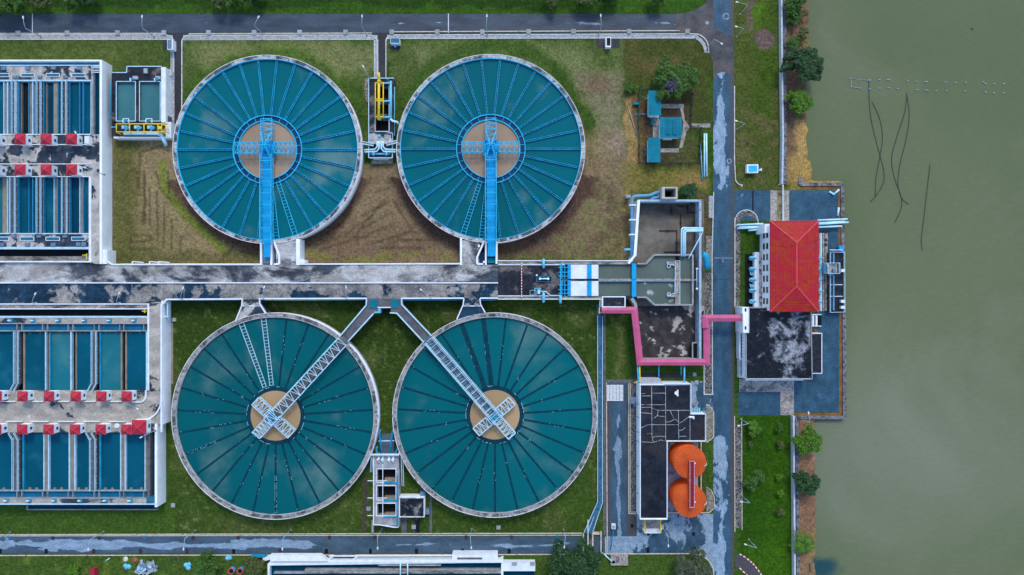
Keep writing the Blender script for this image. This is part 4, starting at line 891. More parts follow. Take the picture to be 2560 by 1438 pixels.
b.mat(0).bar(W(1304,742,ZG-.2),W(1304,742,ZG+1.2),.3)
tag(b.build('barrier_pole',[m_crack,paint('red_pole_paint',(.6,.04,.05))]),'red and white striped barrier pole across the dark inlet deck','barrier')
def upipe(px,ys,label):
    b=MB(); P_=[W(px,ys[0],2),W(px,ys[0],ZG+.9),W(px,ys[0]+3,ZG+1.4),W(px,ys[1]-3,ZG+1.4),W(px,ys[1],ZG+.9),W(px,ys[1],2)]; b.tube(P_,.42,10); tag(b.build('overflow_pipe',m_cyan),label,'pipe',None)
upipe(1359,(650,668),'short bent blue pipe over the upper edge of the inlet deck'); upipe(1359,(734,754),'short bent blue pipe over the lower edge of the inlet deck'); upipe(1401,(742,756),'small bent blue pipe beside the white covers')
vm=thing('sampling_pit','dark pit with a white pump and blue rail on the inlet deck','pit',tuple(W(1360,696,ZG)))
b=MB(); b.box(1341,690,1380,705,ZG-.2,ZG+.35); b.build('pit_curb',m_bluehatch,vm); MB().box(1344,692,1378,703,ZG-.2,ZG+.4).build('pit_cover',m_black,vm); b=MB(); b.tube([W(1350,697,ZG+.7),W(1370,697,ZG+.7)],.22,8); b.disc(W(1350,697,ZG),.4,ZG+1,12,ZG); b.disc(W(1370,697,ZG),.4,ZG+1,12,ZG); b.build('pump',m_ltpipe,vm)
MB().box(1340,686,1344,690,ZG-.2,ZG+.8).build('post',m_ltpipe,vm)
vm=thing('valve_set','blue valve set with railing at the lower edge of the inlet deck','valve',tuple(W(1340,728,ZG)))
b=MB(); b.tube([W(1337,740,ZG+.5),W(1337,721,ZG+.5),W(1351,721,ZG+.5),W(1351,732,ZG+.5)],.18,8); b.build('pipe',m_cyan,vm); MB().box(1344,724,1350,735,ZG,ZG+1.2).build('motor',m_pblue,vm)
b=MB(); rail(b,[(1325,726),(1340,726),(1340,738),(1325,738),(1325,726)],ZG-.2,.08); b.tube([W(1351,729,ZG+.6),W(1364,729,ZG+.6),W(1376,739,ZG+.4),W(1402,739,ZG+.4)],.16,8); b.build('handrail',m_pblue,vm)
# ---------------- big basin
B=thing('inlet_basin','large walled inlet basin with silty floor, blue pipe along one wall and peeling far end','basin',tuple(W(1675,700,0)))
zb=5.0
b=MB(); b.poly([(1590,498),(1760,498),(1762,770),(1600,770),(1578,760),(1575,650)],.35); b.build('floor',m_brownfloor,B)
b=MB(); b.poly([(1590,765),(1760,765),(1762,905),(1600,908)],.36); b.build('lower_floor',m_patchfloor,B)
b=MB(); b.prism([(1594,500),(1600,500),(1600,505),(1591,640),(1588,642),(1574,660),(1569,658),(1584,638)],-.2,zb); b.build('side_wall',m_whitewall,B)
b=MB(); b.box(1596,499,1753,504,-.2,zb).box(1748,503.8,1753.5,902,-.2,zb); b.build('back_wall',paint('basin_wall_paint',(.36,.48,.58),.6,.2,.5,(.12,.14,.15),(.5,.7),.6,.7),B)
b=MB(); b.prism([(1576,748),(1583,744),(1592,758),(1594,775),(1606,898),(1753,897),(1753,902),(1601,902),(1588,775),(1586,762)],-.2,zb); b.build('front_wall',m_conc,B)
# mixing chamber
b=MB(); pts=[(1590,660),(1613,660),(1633,638),(1728,638),(1728,762),(1634,762),(1613,743),(1590,743)]
MB().poly([(1588,662),(1613,662),(1633,641),(1688,641),(1688,699),(1588,699)],3.9).build('chamber_water',w_grey,B); MB().poly([(1588,701),(1688,701),(1688,760),(1634,760),(1613,741),(1588,741)],3.9).build('chamber_water',w_foam,B)
MB().rect(1698,640,1727,761,3.9).build('chamber_water',w_grey,B)
b=MB(); b.line([W(x,y,3.0) for x,y in pts[0:8]],.45,4.0); b.build('chamber_wall',m_conc,B)
b=MB(); b.box(1688,654,1699,762,.3,ZG).box(1668,654,1690,662,.3,ZG).box(1668,735,1690,743,.3,ZG); b.build('baffle_wall',m_slab,B)
b=MB(); b.line([W(1688,662,ZG+.1),W(1688,652.5,ZG+.1),W(1699.5,652.5,ZG+.1),W(1699.5,762,ZG+.1)],.16,.3); b.line([W(1668,654,ZG+.1),W(1668,660,ZG+.1),W(1688,664,ZG+.1),W(1687,733,ZG+.1),W(1680,735,ZG+.1)],.16,.3); b.build('baffle_rim',m_pblue,B)
for y in (665,736): MB().ring(W(1672,y,ZG),.42,.62,ZG,ZG+.15,16).build('lifting_ring',m_pblue,B)
b=MB(); b.box(1496,697,1730,703,.3,ZG+.02); b.build('centre_wall',m_slab,B)
b=MB(); b.box(1497,702.5,1688,704,3,ZG+.06); b.build('centre_rail',m_steel2,B)
MB().box(1732,858,1749,896,.3,2.6).build('sump_pit',m_black,B); b=MB(); b.line([W(1731,896,2.7),W(1731,857,2.7),W(1749,857,2.7)],.35,.5); b.build('sump_rim',m_conc,B)
for (x0,y0,x1,y1) in ((1692,515,1719,518),(1719,513,1719,533),(1676,517,1681,538),(1648,577,1690,577),(1718,530,1745,533),(1702,535,1702,580),(1660,630,1718,630),(1692,575,1692,640),(1738,580,1738,600)):
    b=MB(); b.tube([W(x0,y0,.6),W(x1,y1,.6)],.14,6); b.disc(W((x0+x1)/2,(y0+y1)/2,.6),.35,.8,10,.3); tag(b.build('floor_pipe',m_rust),'thin dark pipe lying on the silty basin floor','pipe','dark pipes on the basin floor')
T=thing('intake_shaft','square hollow concrete shaft at the back of the inlet basin','shaft',tuple(W(1674,482,0)))
zt=7.0; b=MB()
for q in ((1655,467.5,1694,471),(1655,493,1694,497),(1655,471,1662,493),(1689.5,471,1694,493)): b.box(*q,0,zt)
b.build('shaft_wall',paint('shaft_concrete',(.45,.44,.42),.8,.2,.4,(.2,.19,.17),(.5,.7),.4,.5),T); MB().rect(1660,470,1692,495,.5).build('shaft_floor',m_black,T)
def pipe(name,pts,r,m,label,cat='pipe',group=None,n=10):
    out=[]; P_=[W(*p) for p in pts]
    for i,p in enumerate(P_):
        if 0<i<len(P_)-1:
            a=(P_[i-1]-p); c=(P_[i+1]-p); la=min(a.length*.45,r*2.6); lc=min(c.length*.45,r*2.6); A=p+a.normalized()*la; Bq=p+c.normalized()*lc
            for t in (0,.25,.5,.75,1): out.append(A*(1-t)**2+p*2*t*(1-t)+Bq*t*t)
        else: out.append(p)
    b=MB(); b.tube(out,r,n); o=b.build(name,m); tag(o,label,cat,group); return o
pipe('water_pipe',[(1652,480,4.4),(1636,483,4.4),(1628,489,4.2),(1580,491,4.2),(1579.5,660,4.2)],.5,m_pipe,'thick grey-blue pipe running from the shaft down the basin side wall')
pipe('water_pipe',[(1652,493,4.2),(1638,494,4.2),(1626,500,4.2)],.5,m_pipe,'short thick grey-blue pipe joining the shaft to the basin corner')
pipe('water_pipe',[(1580,624,4.2),(1560,624,4.0)],.35,m_cyan,'short blue branch pipe pointing away from the basin side wall')
pipe('water_pipe',[(1755,636,4.4),(1765,640,4.3),(1768,655,4.2),(1768,671,3.5)],1.05,paint('bright_teal_pipe',(.02,.3,.48),.4,.15,.6),'fat teal elbow pipe on the outside of the basin wall')
for i,(dx,dy) in enumerate(((0,0),(5,4),(9,8))): pipe('transfer_pipe',[(1704+dx,641,5.2),(1704+dx,570+dy,5.2),(1758,570.5+dy*.9,5.2)],.26,m_ltpipe,'%s bent pale blue pipe of the trio over the basin wall'%('outer','middle','inner')[i],'pipe','trio of bent pale blue pipes')
pipe('transfer_pipe',[(1757,580,5.0),(1727,636,5.0),(1721,647,4.8)],.16,m_pblue,'thin slanting pale pipe from the basin wall to the mixing chamber')
for i,y in enumerate((511,548,585)):
    b=MB(); b.box(1574,y,1590,y+3,3.2,4.9); tag(b.build('pipe_bracket',m_white),'%s white bracket from the top holding the thick side wall pipe'%ORD[i],'bracket','brackets of the thick side wall pipe')
tag(MB().box(1566,487,1577,494,0,3).build('control_cabinet',m_grey),'grey cabinet at the bend of the thick basin pipe','cabinet')
# ---------------- pink covered pipe bridge
P=thing('covered_pipe_bridge','pink covered pipeway wrapping the inlet basin and crossing the road to the station','pipe bridge',tuple(W(1680,905,0)))
def cover(pts,hw,z,par,nm):
    b=MB(); n=len(pts); w=[W(x,y,z) for x,y in pts]; L_=[]
    for i in range(n):
        if i==0: d0=d1=(w[1]-w[0]).normalized()
        elif i==n-1: d0=d1=(w[i]-w[i-1]).normalized()
        else: d0=(w[i]-w[i-1]).normalized(); d1=(w[i+1]-w[i]).normalized()
        nn=Vector((-d0.y-d1.y,d0.x+d1.x,0)).normalized(); k=hw/max(.3,nn.dot(Vector((-d0.y,d0.x,0)))); L_.append(nn*k)
    for i in range(n):
        p=w[i]; o=L_[i]
        for q,h in ((o,0),(o*.0,.38),(-o,0),(-o,-.35),(o,-.35)): b.v.append((p.x+q.x,p.y+q.y,p.z+h))
    for i in range(n-1):
        for k in range(5): k2=(k+1)%5; b.face([5*i+k2,5*i+k,5*i+5+k,5*i+5+k2])
    b.face([0,1,2,3,4]); e=5*(n-1); b.face([e+4,e+3,e+2,e+1,e])
    o=b.build(nm,m_pink,par); return o
r1=cover([(1504,775.5),(1586,775.5),(1600,905.5),(1767,905.5),(1767,815)],1.0,5.2,P,'roof_cover')
r2=cover([(1764.5,820),(1764.5,795.5),(1866,795.5)],1.02,5.75,P,'roof_cover')
b=MB()
for px,py in ((1510,777),(1545,777),(1582,777),(1588,810),(1592,845),(1596,880),(1602,903),(1640,906),(1690,906),(1735,906),(1765,903),(1766,870),(1766,835),(1776,797)): b.bar(W(px,py,0),W(px,py,5.1)*1,.22)
b.build('post',m_pblue,P)
pipe('utility_pipe',[(1594,914,4.2),(1596,958,4.2)],.24,m_steel,'bright blue pipe beside the yellow one, between pink pipeway and black roof','pipe'); pipe('utility_pipe',[(1599,914,4.3),(1600,952,4.3),(1585,958,4)],.2,m_yellow,'yellow pipe between the pink pipeway and the black-roofed building','pipe')
pipe('utility_pipe',[(1647,914,4.0),(1647,948,1.0)],.2,m_steel,'short blue pipe dropping from the middle of the pink pipeway','pipe'); pipe('utility_pipe',[(1703,914,4.0),(1703,937,1.0)],.2,m_steel,'shortest blue pipe dropping below the pink pipeway','pipe'); pipe('utility_pipe',[(1711,914,4.0),(1711,957,4.0)],.26,m_cyan,'blue pipe from the pink pipeway to the roof corner','pipe')
sheet('path',rc(1582,932,1722,946),.03,m_path,'dark paved strip below the pink pipeway','path'); tag(MB().box(1640,934,1658,944,0,.3).build('valve_chamber',m_rust),'rusty brown valve chamber lid below the pink pipeway','chamber')
for x,y,l in ((1732,932,'upper'),(1737,951,'lower')): tag(MB().box(x,y,x+9,y+9,0,.25).build('manhole',m_conc),'square pale manhole cover on grass by the speckled gravel, the %s of two'%l,'manhole')
tag(MB().ring(W(1740,1007,.1),.35,.65,0,.35,20).build('manhole',m_conc),'round manhole ring on the apron by the black-roofed building','manhole')
# ---------------- small control house
h=thing('control_house','small black-roofed white house beside the start of the pink pipeway','house',tuple(W(1534,755,0)))
MB().box(1505,741,1563.5,768.5,0,5.1).build('wall',m_whitewall,h); MB().box(1508,744,1561,766,4.6,5.14).build('roof',m_deckinlet,h)
b=MB(); b.line([W(1506,742,5.2),W(1562.5,742,5.2),W(1562.5,767.5,5.2),W(1506,767.5,5.2),W(1506,742,5.2)],.3,.3); b.build('parapet',m_white,h)
b=MB(); b.bar(W(1498,770,4.6),W(1498,784,4.6),.2); b.bar(W(1499,752,4.6),W(1499,784,4.6),.15); rail(b,[(1497,782),(1506,782)],4,.1); b.build('ladder',m_yellow,h)
# ---------------- black-roofed building
K=thing('chemical_building','long L-shaped building with cracked black roof and bright white side wall','building',tuple(W(1650,1120,0)))
zr=6.6
pts=[(1600,962),(1660,962),(1660,959.5),(1727,959.5),(1727,1035),(1764,1035),(1764,1103),(1668,1103),(1668,1298),(1600,1298)]
b=MB(); b.prism([(x+(1 if x<1620 else -1)*.0,y) for x,y in pts],0,zr-.25); b.build('wall',m_whitewall,K)
b=MB(); b.prism([(1602,964),(1725,963),(1725,1037),(1762,1037),(1762,1101),(1666,1101),(1666,1295),(1602,1295)],zr-.6,zr-.2); rf=b.build('roof',m_roof,K)
b=MB(); b.line([W(x,y,zr) for x,y in pts+pts[:1]],.17,.5); b.build('parapet',m_white,K)
b=MB()
def crk(*p): b.line([W(x,y,zr-.17) for x,y in p],.1,.05)
crk((1629,962),(1630,1092)); crk((1664,962),(1664,1102)); pass; crk((1602,984),(1613,984)); crk((1605,990),(1629,990)); crk((1629,983),(1664,983)); crk((1601,1012),(1664,1012)); crk((1602,1019),(1626,1018),(1630,1021),(1646,1026),(1726,1026)); crk((1646,1026),(1643,1039),(1635,1046)); crk((1643,1039),(1650,1041),(1664,1041)); crk((1664,1056),(1676,1054),(1687,1048),(1694,1052),(1697,1057)); crk((1676,1026),(1678,1034),(1685,1046)); crk((1696,1026),(1697,1101)); crk((1697,1059),(1706,1054),(1722,1042)); crk((1664,1062),(1697,1062)); crk((1602,1070),(1620,1062),(1664,1062)); crk((1697,1077),(1708,1074),(1713,1069)); crk((1725,1037),(1725,1101)); crk((1697,1091),(1716,1091)); crk((1618,1084),(1630,1084)); crk((1602,1105),(1634,1106),(1652,1100),(1662,1103)); crk((1632,1095),(1637,1091),(1664,1091)); crk((1602,1032),(1629,1034)); crk((1630,1092),(1633,1104))
b.build('sealant_line',m_seal,rf)
b=MB(); b.disc(W(1691,983,zr),.55,zr+.25,20,zr-.3); b.bar(W(1694,975,zr+.3),W(1694,991,zr+.3),.4,.3); b.build('roof_vent',m_white,rf)
b=MB(); b.tube([W(1722,1043,zr+.3),W(1732,1043,zr+.3)],.3,8); b.box(1733,1041,1736,1048,zr-.3,zr+.5); b.build('roof_duct',m_white,rf)
for y in (1005,1038,1075,1098,1160,1228,1287): MB().bar(W(1588,y,3.2),W(1597,y+7,6.2),.16).build('downpipe',m_bluebox,K)
MB().box(1601,947.5,1651,960.5,0,4.2).build('lean_to',m_white,K); b=MB(); b.box(1600,947,1652,961,4.2,4.35); b.build('lean_to_roof',m_grey,K)
b=MB(); b.box(1576,993,1590,1009,3,3.25); b.build('side_awning',m_bluebox,K)
b=MB(); b.box(1727,1020,1752,1033,3.5,3.8); o=b.build('awning',m_teal,K); b=MB()
for i in range(5): b.box(1731+i*4.3,1020,1731.8+i*4.3,1033,3.7,3.86)
b.build('awning_rib',m_white,o); MB().box(1725,1004,1729,1020,3.5,5.4).build('door_hood',m_teal,K)
b=MB(); b.box(1606,1298,1653,1331,0,.35); b.build('entrance_slab',m_slab,K); b=MB(); b.line([W(1606,1320,1.0),W(1613,1330,1.0),W(1648,1330,1.0),W(1653,1320,1.0)],.4,1.4); b.box(1615,1322,1647,1328,0,.9); b.build('entrance_wall',m_white,K)
b=MB()
for x in (1612,1651.5): b.bar(W(x,1298,3.4),W(x,1333,3.4),.28)
b.build('entrance_beam',m_yellow,K)
# ---------------- orange tanks
GO='pair of orange storage tanks'
for i,(cx,cy,l) in enumerate(((1725,1156,'orange cone-roofed storage tank tucked against the black roof corner'),(1725,1253,'orange cone-roofed storage tank nearer the lower yard'))):
    ro=W(cx,cy,8); R_=40.5/S*(1-8/H); r=thing('storage_tank',l,'storage tank',(ro.x,ro.y,0),GO)
    MB().disc((ro.x,ro.y),R_-.06,7.85,64,0).build('shell',m_orangeside,r); b=MB(); b.cone((ro.x,ro.y),R_,8,8.75,64); b.ring((ro.x,ro.y),R_-.12,R_+.03,7.8,8.02,64); rf=b.build('cone_roof',m_orange,r)
    b=MB()
    for k in range(28): a=2*PI*k/28; b.bar((ro.x+math.cos(a)*.8,ro.y+math.sin(a)*.8,8.66),(ro.x+math.cos(a)*R_*.98,ro.y+math.sin(a)*R_*.98,8.05),.05,.04)
    b.build('roof_seam',m_orseam,rf); MB().disc(W(cx+12,cy+2,8.7),.22,9.0,12,8.3).build('vent',m_white,rf)
    b=MB(); p=Vector((ro.x+R_*.98,ro.y-.6+i*.0,7.9)); b.line([p+Vector((-.5,-.5,.2)),p+Vector((.2,-.1,.2)),p+Vector((.1,.5,.2))],.1); b.build('gauge_bracket',m_white,r)
b=MB(); b.box(1723,1152,1734,1267,8.9,9.0); cw=thing('tank_catwalk','long crimson catwalk lying across both orange tank roofs','catwalk',tuple(W(1728,1210,8.8))); b.build('deck',m_crim,cw)
b=MB(); rail(b,[(1723,1267),(1723,1152),(1734,1152),(1734,1267),(1723,1267)],9.0,.13,.9,True,1.8); b.build('handrail',paint('pinkish_handrail',(.55,.3,.36),.5,.2,1),cw)
b=MB(); b.line([W(1677,1104,1.5),W(1684,1104,1.5),W(1684,1110,1.5),W(1677,1110,1.5),W(1677,1104,1.5)],.25); tag(b.build('ladder_cage',m_yellow),'small yellow ladder cage by the corner above the orange tanks','ladder')
sheet('lawn',rc(1752,1103,1764,1280),.04,paint('strip_grass',(.045,.075,.018),.95,.4,.7,(.09,.07,.03),(.5,.65),.6,.7),'narrow grass strip between the orange tanks and the kerb','grass strip')
b=MB(); b.line([W(1752,1104,.4),W(1752,1281,.4),W(1670,1281,.4)],.25,.8); tag(b.build('bund_wall',m_kerb),'low cream bund wall around the orange tanks','wall')
# ---------------- red-roofed pump hall
U=thing('pump_hall','white pump hall with big red hipped roof beside the lake','building',tuple(W(1960,665,0)))
ze=9.4; zp=11.4
a=W(1925,552,ze); c=W(2047,780,ze); xr=(W(1992,606,zp).x); y0_,y1_=W(0,606,zp).y,W(0,716,zp).y
x0,x1,yt,yb=a.x,c.x,a.y,c.y
g=G('red_ribbed_roof'); z_=g.xyz()[2]; wv=g.ma('SINE',g.ma('MULTIPLY',z_,52)); n=g.noise(.35,6,.68,.5,g.map(g.pos(),(1,1.4,1)))
c_=g.mix(g.sm(n,.45,.6),(.47,.016,.03),(.45,.045,.01)); c_=g.mix(g.sm(g.noise(.5,6,.7,.4,g.map(g.pos(),(.5,1.6,1),loc=(11,3,0))),.52,.7,0,.75),c_,(.24,.012,.014)); c_=g.mix(g.sm(g.noise(.28,5,.65,.4,g.map(g.pos(),(.6,1.7,1),loc=(27,3,0))),.56,.66,0,.4),c_,(.24,.05,.12))
c_=g.mix(g.sm(wv,.3,.95,0,.75),c_,(.13,.01,.015)); c_=g.mix(.3,c_,g.mix(g.noise(5,3,.6),(0,0,0),(1,1,1)),'OVERLAY'); g.bump(wv,.4,.04); m_redroof=g.fin(c_,.55)
ix,jx=W(1897,0,0).x,x1-.5
b=MB(); b.wbox(x0+.35,yb+.3,0,x1-.35,yt-1.2,ze-.1); b.build('wall',m_whitewall,U)
b=MB(); wx=x0+.35
b.wbox(W(1890,0,3.0).x,W(0,768,3).y,0,wx-.02,W(0,630,3).y,1.9); b.build('plinth',m_whitewall,U); b=MB(); b.box(1898,630,1906,768,1.85,2.0); b.build('plinth_top',paint('peeling_ledge',(.6,.52,.36),.8,.2,.8,(.06,.05,.04),(.5,.56),1.2,.95),U)
for i,y in enumerate((588,616,643,670,697,725,753)):
    for j,(zl,zh) in enumerate(((3.0,4.5),(5.6,7.2))):
        yy=W(0,y-7.5,zh).y; y2=W(0,y+7.5,zl).y; yy,y2=(W(0,y,5).y+.92,W(0,y,5).y-.92)
        f=MB().wbox(wx-.05,y2-.1,zl-.1,wx+.04,yy+.1,zh+.1).build('window',m_white,U); MB().wbox(wx-.09,y2,zl,wx,yy,zh).build('pane',m_window,f)
b=MB(); b.v=[(x0,yb,ze),(x1,yb,ze),(x1,yt,ze),(x0,yt,ze),(xr,y1_,zp),(xr,y0_,zp)]+[(x0,yb,ze-.25),(x1,yb,ze-.25),(x1,yt,ze-.25),(x0,yt,ze-.25)]
for q in ((0,1,4),(1,2,5,4),(2,3,5),(3,0,4,5),(6,7,1,0),(7,8,2,1),(8,9,3,2),(9,6,0,3),(9,8,7,6)): b.face(list(q))
rf=b.build('hipped_roof',m_redroof,U); b=MB()
for p,q in ((0,4),(1,4),(2,5),(3,5),(4,5)): b.bar(Vector(b.v[0]) if False else Vector(rf.data.vertices[p].co)+Vector(rf['_o']),Vector(rf.data.vertices[q].co)+Vector(rf['_o']),.35,.1)
b.build('ridge_cap',m_redcap,rf)
b=MB(); b.box(1912,560,1926,582,0,7.5); b.build('stair_bay',m_whitewall,U)
# pumps in pit
MB_p=MB(); MB_p.box(1862,635,1893,766,-.4,.02); tag(MB_p.build('pump_pit',m_black),'black sunken pit beside the white wall of the pump hall','pit')
for i,y in enumerate((646,673,700,727,754)):
    l='rounded blue pump casing in the black pit, %s from the top'%ORD[i]; r=thing('pump',l,'pump',tuple(W(1886,y,0)),'row of blue pumps by the pump hall'); b=MB()
    xs=[W(x,y,1.2) for x in (1872.5,1873.5,1876,1879,1890,1897)]; b.tube(xs,[.15,.5,.68,.72,.72,.72],14); b.build('casing',m_cyan,r); b=MB(); b.tube([W(1876,y,1.9),W(1890,y,1.9)],[.18,.22],8); b.build('casing_rib',paint('pump_rib_blue',(.08,.36,.55)),r)
for y,l in ((684,'upper'),(715,'lower')):
    b=MB(); c=W(1880,y,1); b.ring(c,.25,.5,.3,.8,16); b.bar(c+Vector((-.7,.5,-.4)),c+Vector((-.3,.5,-.4)),.2); b.bar(c+Vector((.2,-.2,0)),c+Vector((.7,-.2,0)),.25); tag(b.build('valve',m_ltpipe),'small pale blue valve in the black pit, the %s of two'%l,'valve','valves in the black pit')
b=MB()
# rows of long pipes across the top of the hall
for i,(a_,c_) in enumerate((((1841,563,1.5),(1908,559.5,1.5)),((1847,568.5,1.4),(1908,566,1.4)),((1843,571.5,1.4),(1906,569,1.4)),((1871,576.5,1.2),(1904,574,1.2)))): pipe('lake_pipe',[a_,c_],.26,m_ltpipe,'%s pale blue pipe from the top on the road side of the pump hall'%ORD[i],'pipe','pale blue pipes passing the pump hall')
for i,(a_,c_) in enumerate((((2044,551,1.5),(2118,548,1.5)),((2044,558,1.5),(2111,554.5,1.4)),((2044,561,1.6),(2121,556,1.5)),((2044,568.5,1.5),(2105,565.5,1.4)))): pipe('lake_pipe',[a_,c_],.28,m_ltpipe,'%s pale blue pipe from the top reaching out over the jetty wall'%ORD[i],'pipe','pale blue pipes passing the pump hall')
for i,(a_,c_,l) in enumerate((((2085,486,.4),(2098,474,.7),'pale blue pipe leaning on the jetty corner'),((2073,479,.3),(2086,487,.5),'short pale blue pipe lying by the jetty corner'),((2097,519,.4),(2094,540,.5),'short pale blue pipe lying along the jetty wall'))): pipe('loose_pipe',[a_,c_],.3,m_ltpipe,l,'pipe')
b=MB(); b.prism([(2097,616),(2103,614),(2110,622),(2109,629),(2099,628)],.3,1.6); tag(b.build('covered_bundle',m_steel2),'bright blue covered bundle at the edge of the jetty','bundle')
# ---------------- screens behind the hall
s=thing('screen_deck','railed intake screen deck with dark slots behind the pump hall','intake screen',tuple(W(2080,705,0)))
b=MB(); b.box(2072,632,2108,780,-1,1.8); b.build('deck',m_deckinlet,s); b=MB(); b.box(2075,634,2082,780,1.0,1.84); b.build('screen_slot',m_black,s); b=MB(); b.box(2083,634,2086,776,1.7,2.4); b.build('screen_beam',m_pipe,s)
b=MB(); rail(b,[(2073,631),(2108,631),(2109,780),(2073,781),(2073,631)],1.8,.11); b.build('handrail',m_pblue,s)
for q,y in ((0,625),(1,712),(2,741)): b=MB(); b.bar(W(2074,y+0,1.9),W(2106,y,1.9),.2); b.build('cross_beam',m_white,s)
for q,(a_,c_,m) in enumerate(((2048,2050,m_slab),(2051,2055,m_pblue),(2057,2061,m_slab),(2063,2069,m_slab))): MB().box(a_,583,c_,778,0,.6).build('rail_track',m,s)
for i,y in enumerate((580,600,612)): MB().disc(W(2064,y,.6),.5,.68,12,.5).build('moss_clump',m_rust,s)
for i,y in enumerate((645,672,699,727,754)):
    b=MB(); b.tube([W(2044,y,.8),W(2051,y,.8)],.35,8); b.bar(W(2049,y-7,.8),W(2049,y+7,.8),.3); b.bar(W(2046,y,1),W(2057,y,1),.16); tag(b.build('valve',m_cyan),'blue discharge valve on the lake side of the red roof, %s from the top'%ORD[i],'valve','blue discharge valves behind the red roof')
t=thing('trash_rake','white trash rake carriage standing over the intake screens','machine',tuple(W(2080,671,0)))
b=MB(); b.box(2071,660,2093,683,2.0,3.4); b.build('carriage',m_slab,t); b=MB(); rail(b,[(2066,658),(2095,658),(2095,684),(2066,684),(2066,658)],3.2,.14,1.2); b.bar(W(2066,658,2),W(2066,658,4.4),.2); b.bar(W(2066,658,4),W(2073,668,5),.15); b.bar(W(2066,684,4),W(2073,676,5),.15); b.build('frame',m_pblue,t); MB().box(2074,683.5,2082,689,1.5,2.6).build('drive_box',m_cyan,t); MB().box(2060,657,2066,684,.6,2.2).build('counter_frame',m_pipe,t); MB().box(2083,672,2091,682,3.3,4.2).build('winch',m_bluebox,t)
for y,l in ((677,'single'),(754,'upper paired'),(769,'lower paired')): tag(MB().box(2103,y-4,2112,y+3,1.8,2.9).build('control_cabinet',m_white),'white cabinet on the lake rail of the screen deck, %s one'%l,'cabinet')
# ---------------- station wing
V=thing('station_wing','flat-roofed station wing with bleached black roof below the red-roofed hall','building',tuple(W(1945,860,0)))
zw=6.1
b=MB(); b.prism([(1872,769),(2027,769),(2031,948),(1864,948),(1864,832),(1872,832)],0,zw-.25); b.build('wall',m_whitewall,V)
b=MB(); b.prism([(1874,771),(2025,771),(2029,946),(1866.5,946),(1866.5,830),(1874,830)],zw-.7,zw-.2); b.build('roof',m_roofgrey,V)
b=MB(); b.line([W(x,y,zw) for x,y in ((1872,769),(2027,769),(2030,948),(1864.5,948),(1864.5,832),(1872,832),(1872,769))],.2,.5); b.build('parapet',m_conc,V)
b=MB(); b.bar(W(1863,950.5,5.4),W(2008,950,5.4),.35,.3); b.build('eaves_trim',m_white,V)
b=MB(); b.prism([(1856,768),(1871.5,768),(1871.5,832),(1858,832),(1858,784),(1856,784)],0,zw+.8); st=b.build('stair_tower',m_whitewall,V)
for x,y in ((1862,771),(1850,815),(1862,816)): MB().box(x,y,x+4,y+8,3,zw+.86 if x>1860 else 3.6).build('window',m_window,st)
b=MB(); b.box(1848,780,1857.5,832,0,3.5); b.build('porch',m_whitewall,V)
b=MB(); b.box(1848,833,1863.5,897,0,2.8); ba=b.build('balcony',m_white,V); MB().box(1852,836,1862,895,2.5,2.86).build('balcony_floor',m_window,ba); b=MB()
for i in range(7): b.box(1855,838+i*8.2,1862,843+i*8.2,2.8,3.1)
b.build('window_box',m_white,ba); b=MB(); b.box(1849,897,1863.5,945,0,2.4); b.build('side_porch',m_grime,V); b=MB(); b.box(1851,900,1860,938,2.3,2.5); b.build('porch_roof',m_bluebox,V)
b=MB(); b.box(2031,833,2055.5,934.5,0,3.6); o=b.build('annex_wall',m_white,V); MB().box(2030,835,2053.5,932.5,3.2,3.65).build('annex_roof',m_deckinlet,V)
t=thing('cooling_frame','white double-bay equipment frame between the station wing and jetty paving','frame',tuple(W(2040,800,0)))
for i in range(2): MB().box(2031+i*8.5,787,2035+i*8.5,815,1,2.4).build('louvre_bank',m_white,t)
MB().bar(W(2029,786.5,2.5),W(2053,786.5,2.5),.3).build('frame_beam',m_pblue,t); MB().bar(W(2029,815.5,2.5),W(2053,815.5,2.5),.3).build('frame_beam',m_pblue,t); MB().box(2028,785,2054,817,0,.9).build('base',m_black,t)
tag(MB().box(2031,818,2045,831,0,.12).build('mud_patch',m_rustsoil),'rusty soil patch beside the equipment frame','soil')
# ================================================================== SMALLER STRUCTURES
# ---------------- twin small basin with yellow frame
Q=thing('twin_basin','small grey concrete basin with two pale water cells beside the upper filter block','basin',tuple(W(350,260,0)))
zq=3.4
b=MB(); b.prism([(279,182),(319,182),(319,167),(410,167),(410,203),(279,203)],0,zq).box(279,203,291,304,0,zq-.02).box(339,203,349,304,0,zq-.02).box(401,203,413.5,306,0,zq-.02).box(279,304,428,345,0,zq-.8); b.build('deck',m_deckinlet,Q)
b=MB()
for a,c in ((291,339),(349,401)): b.line([W(a,204,zq),W(c,204,zq),W(c,303,zq),W(a,303,zq),W(a,204,zq)],.2,.25)
b.line([W(281,182,zq),W(317,182,zq),W(318,166.5,zq),W(404,166.5,zq)],.25,.4); b.build('cell_edge',m_pblue,Q)
for a,c in ((291,339),(349,401)): MB().rect(a,204,c,304,2.6).build('cell_water',w_pale,Q)
b=MB(); b.box(403,168,414,306,0,zq+.12).box(414,305,427.5,345,0,zq-.4).box(284,342,427,346,0,zq-.5); b.build('side_wall',m_white,Q)
for x,y,w in ((359,171,9),(331,190,13),(388,190,12)): MB().box(x,y,x+w,y+(12 if w==9 else 8),zq-.2,zq+.5).build('hatch_cover',m_grey,Q)
for x,y in ((333,199),(394,199),(315,303),(372,303)): MB().disc(W(x,y,zq),.42,zq+.7,12,zq-.3).build('gate_valve',m_mid,Q); MB().box(x-9,y-4,x-7,y+3,zq,zq+.9).build('valve_post',m_white,Q)
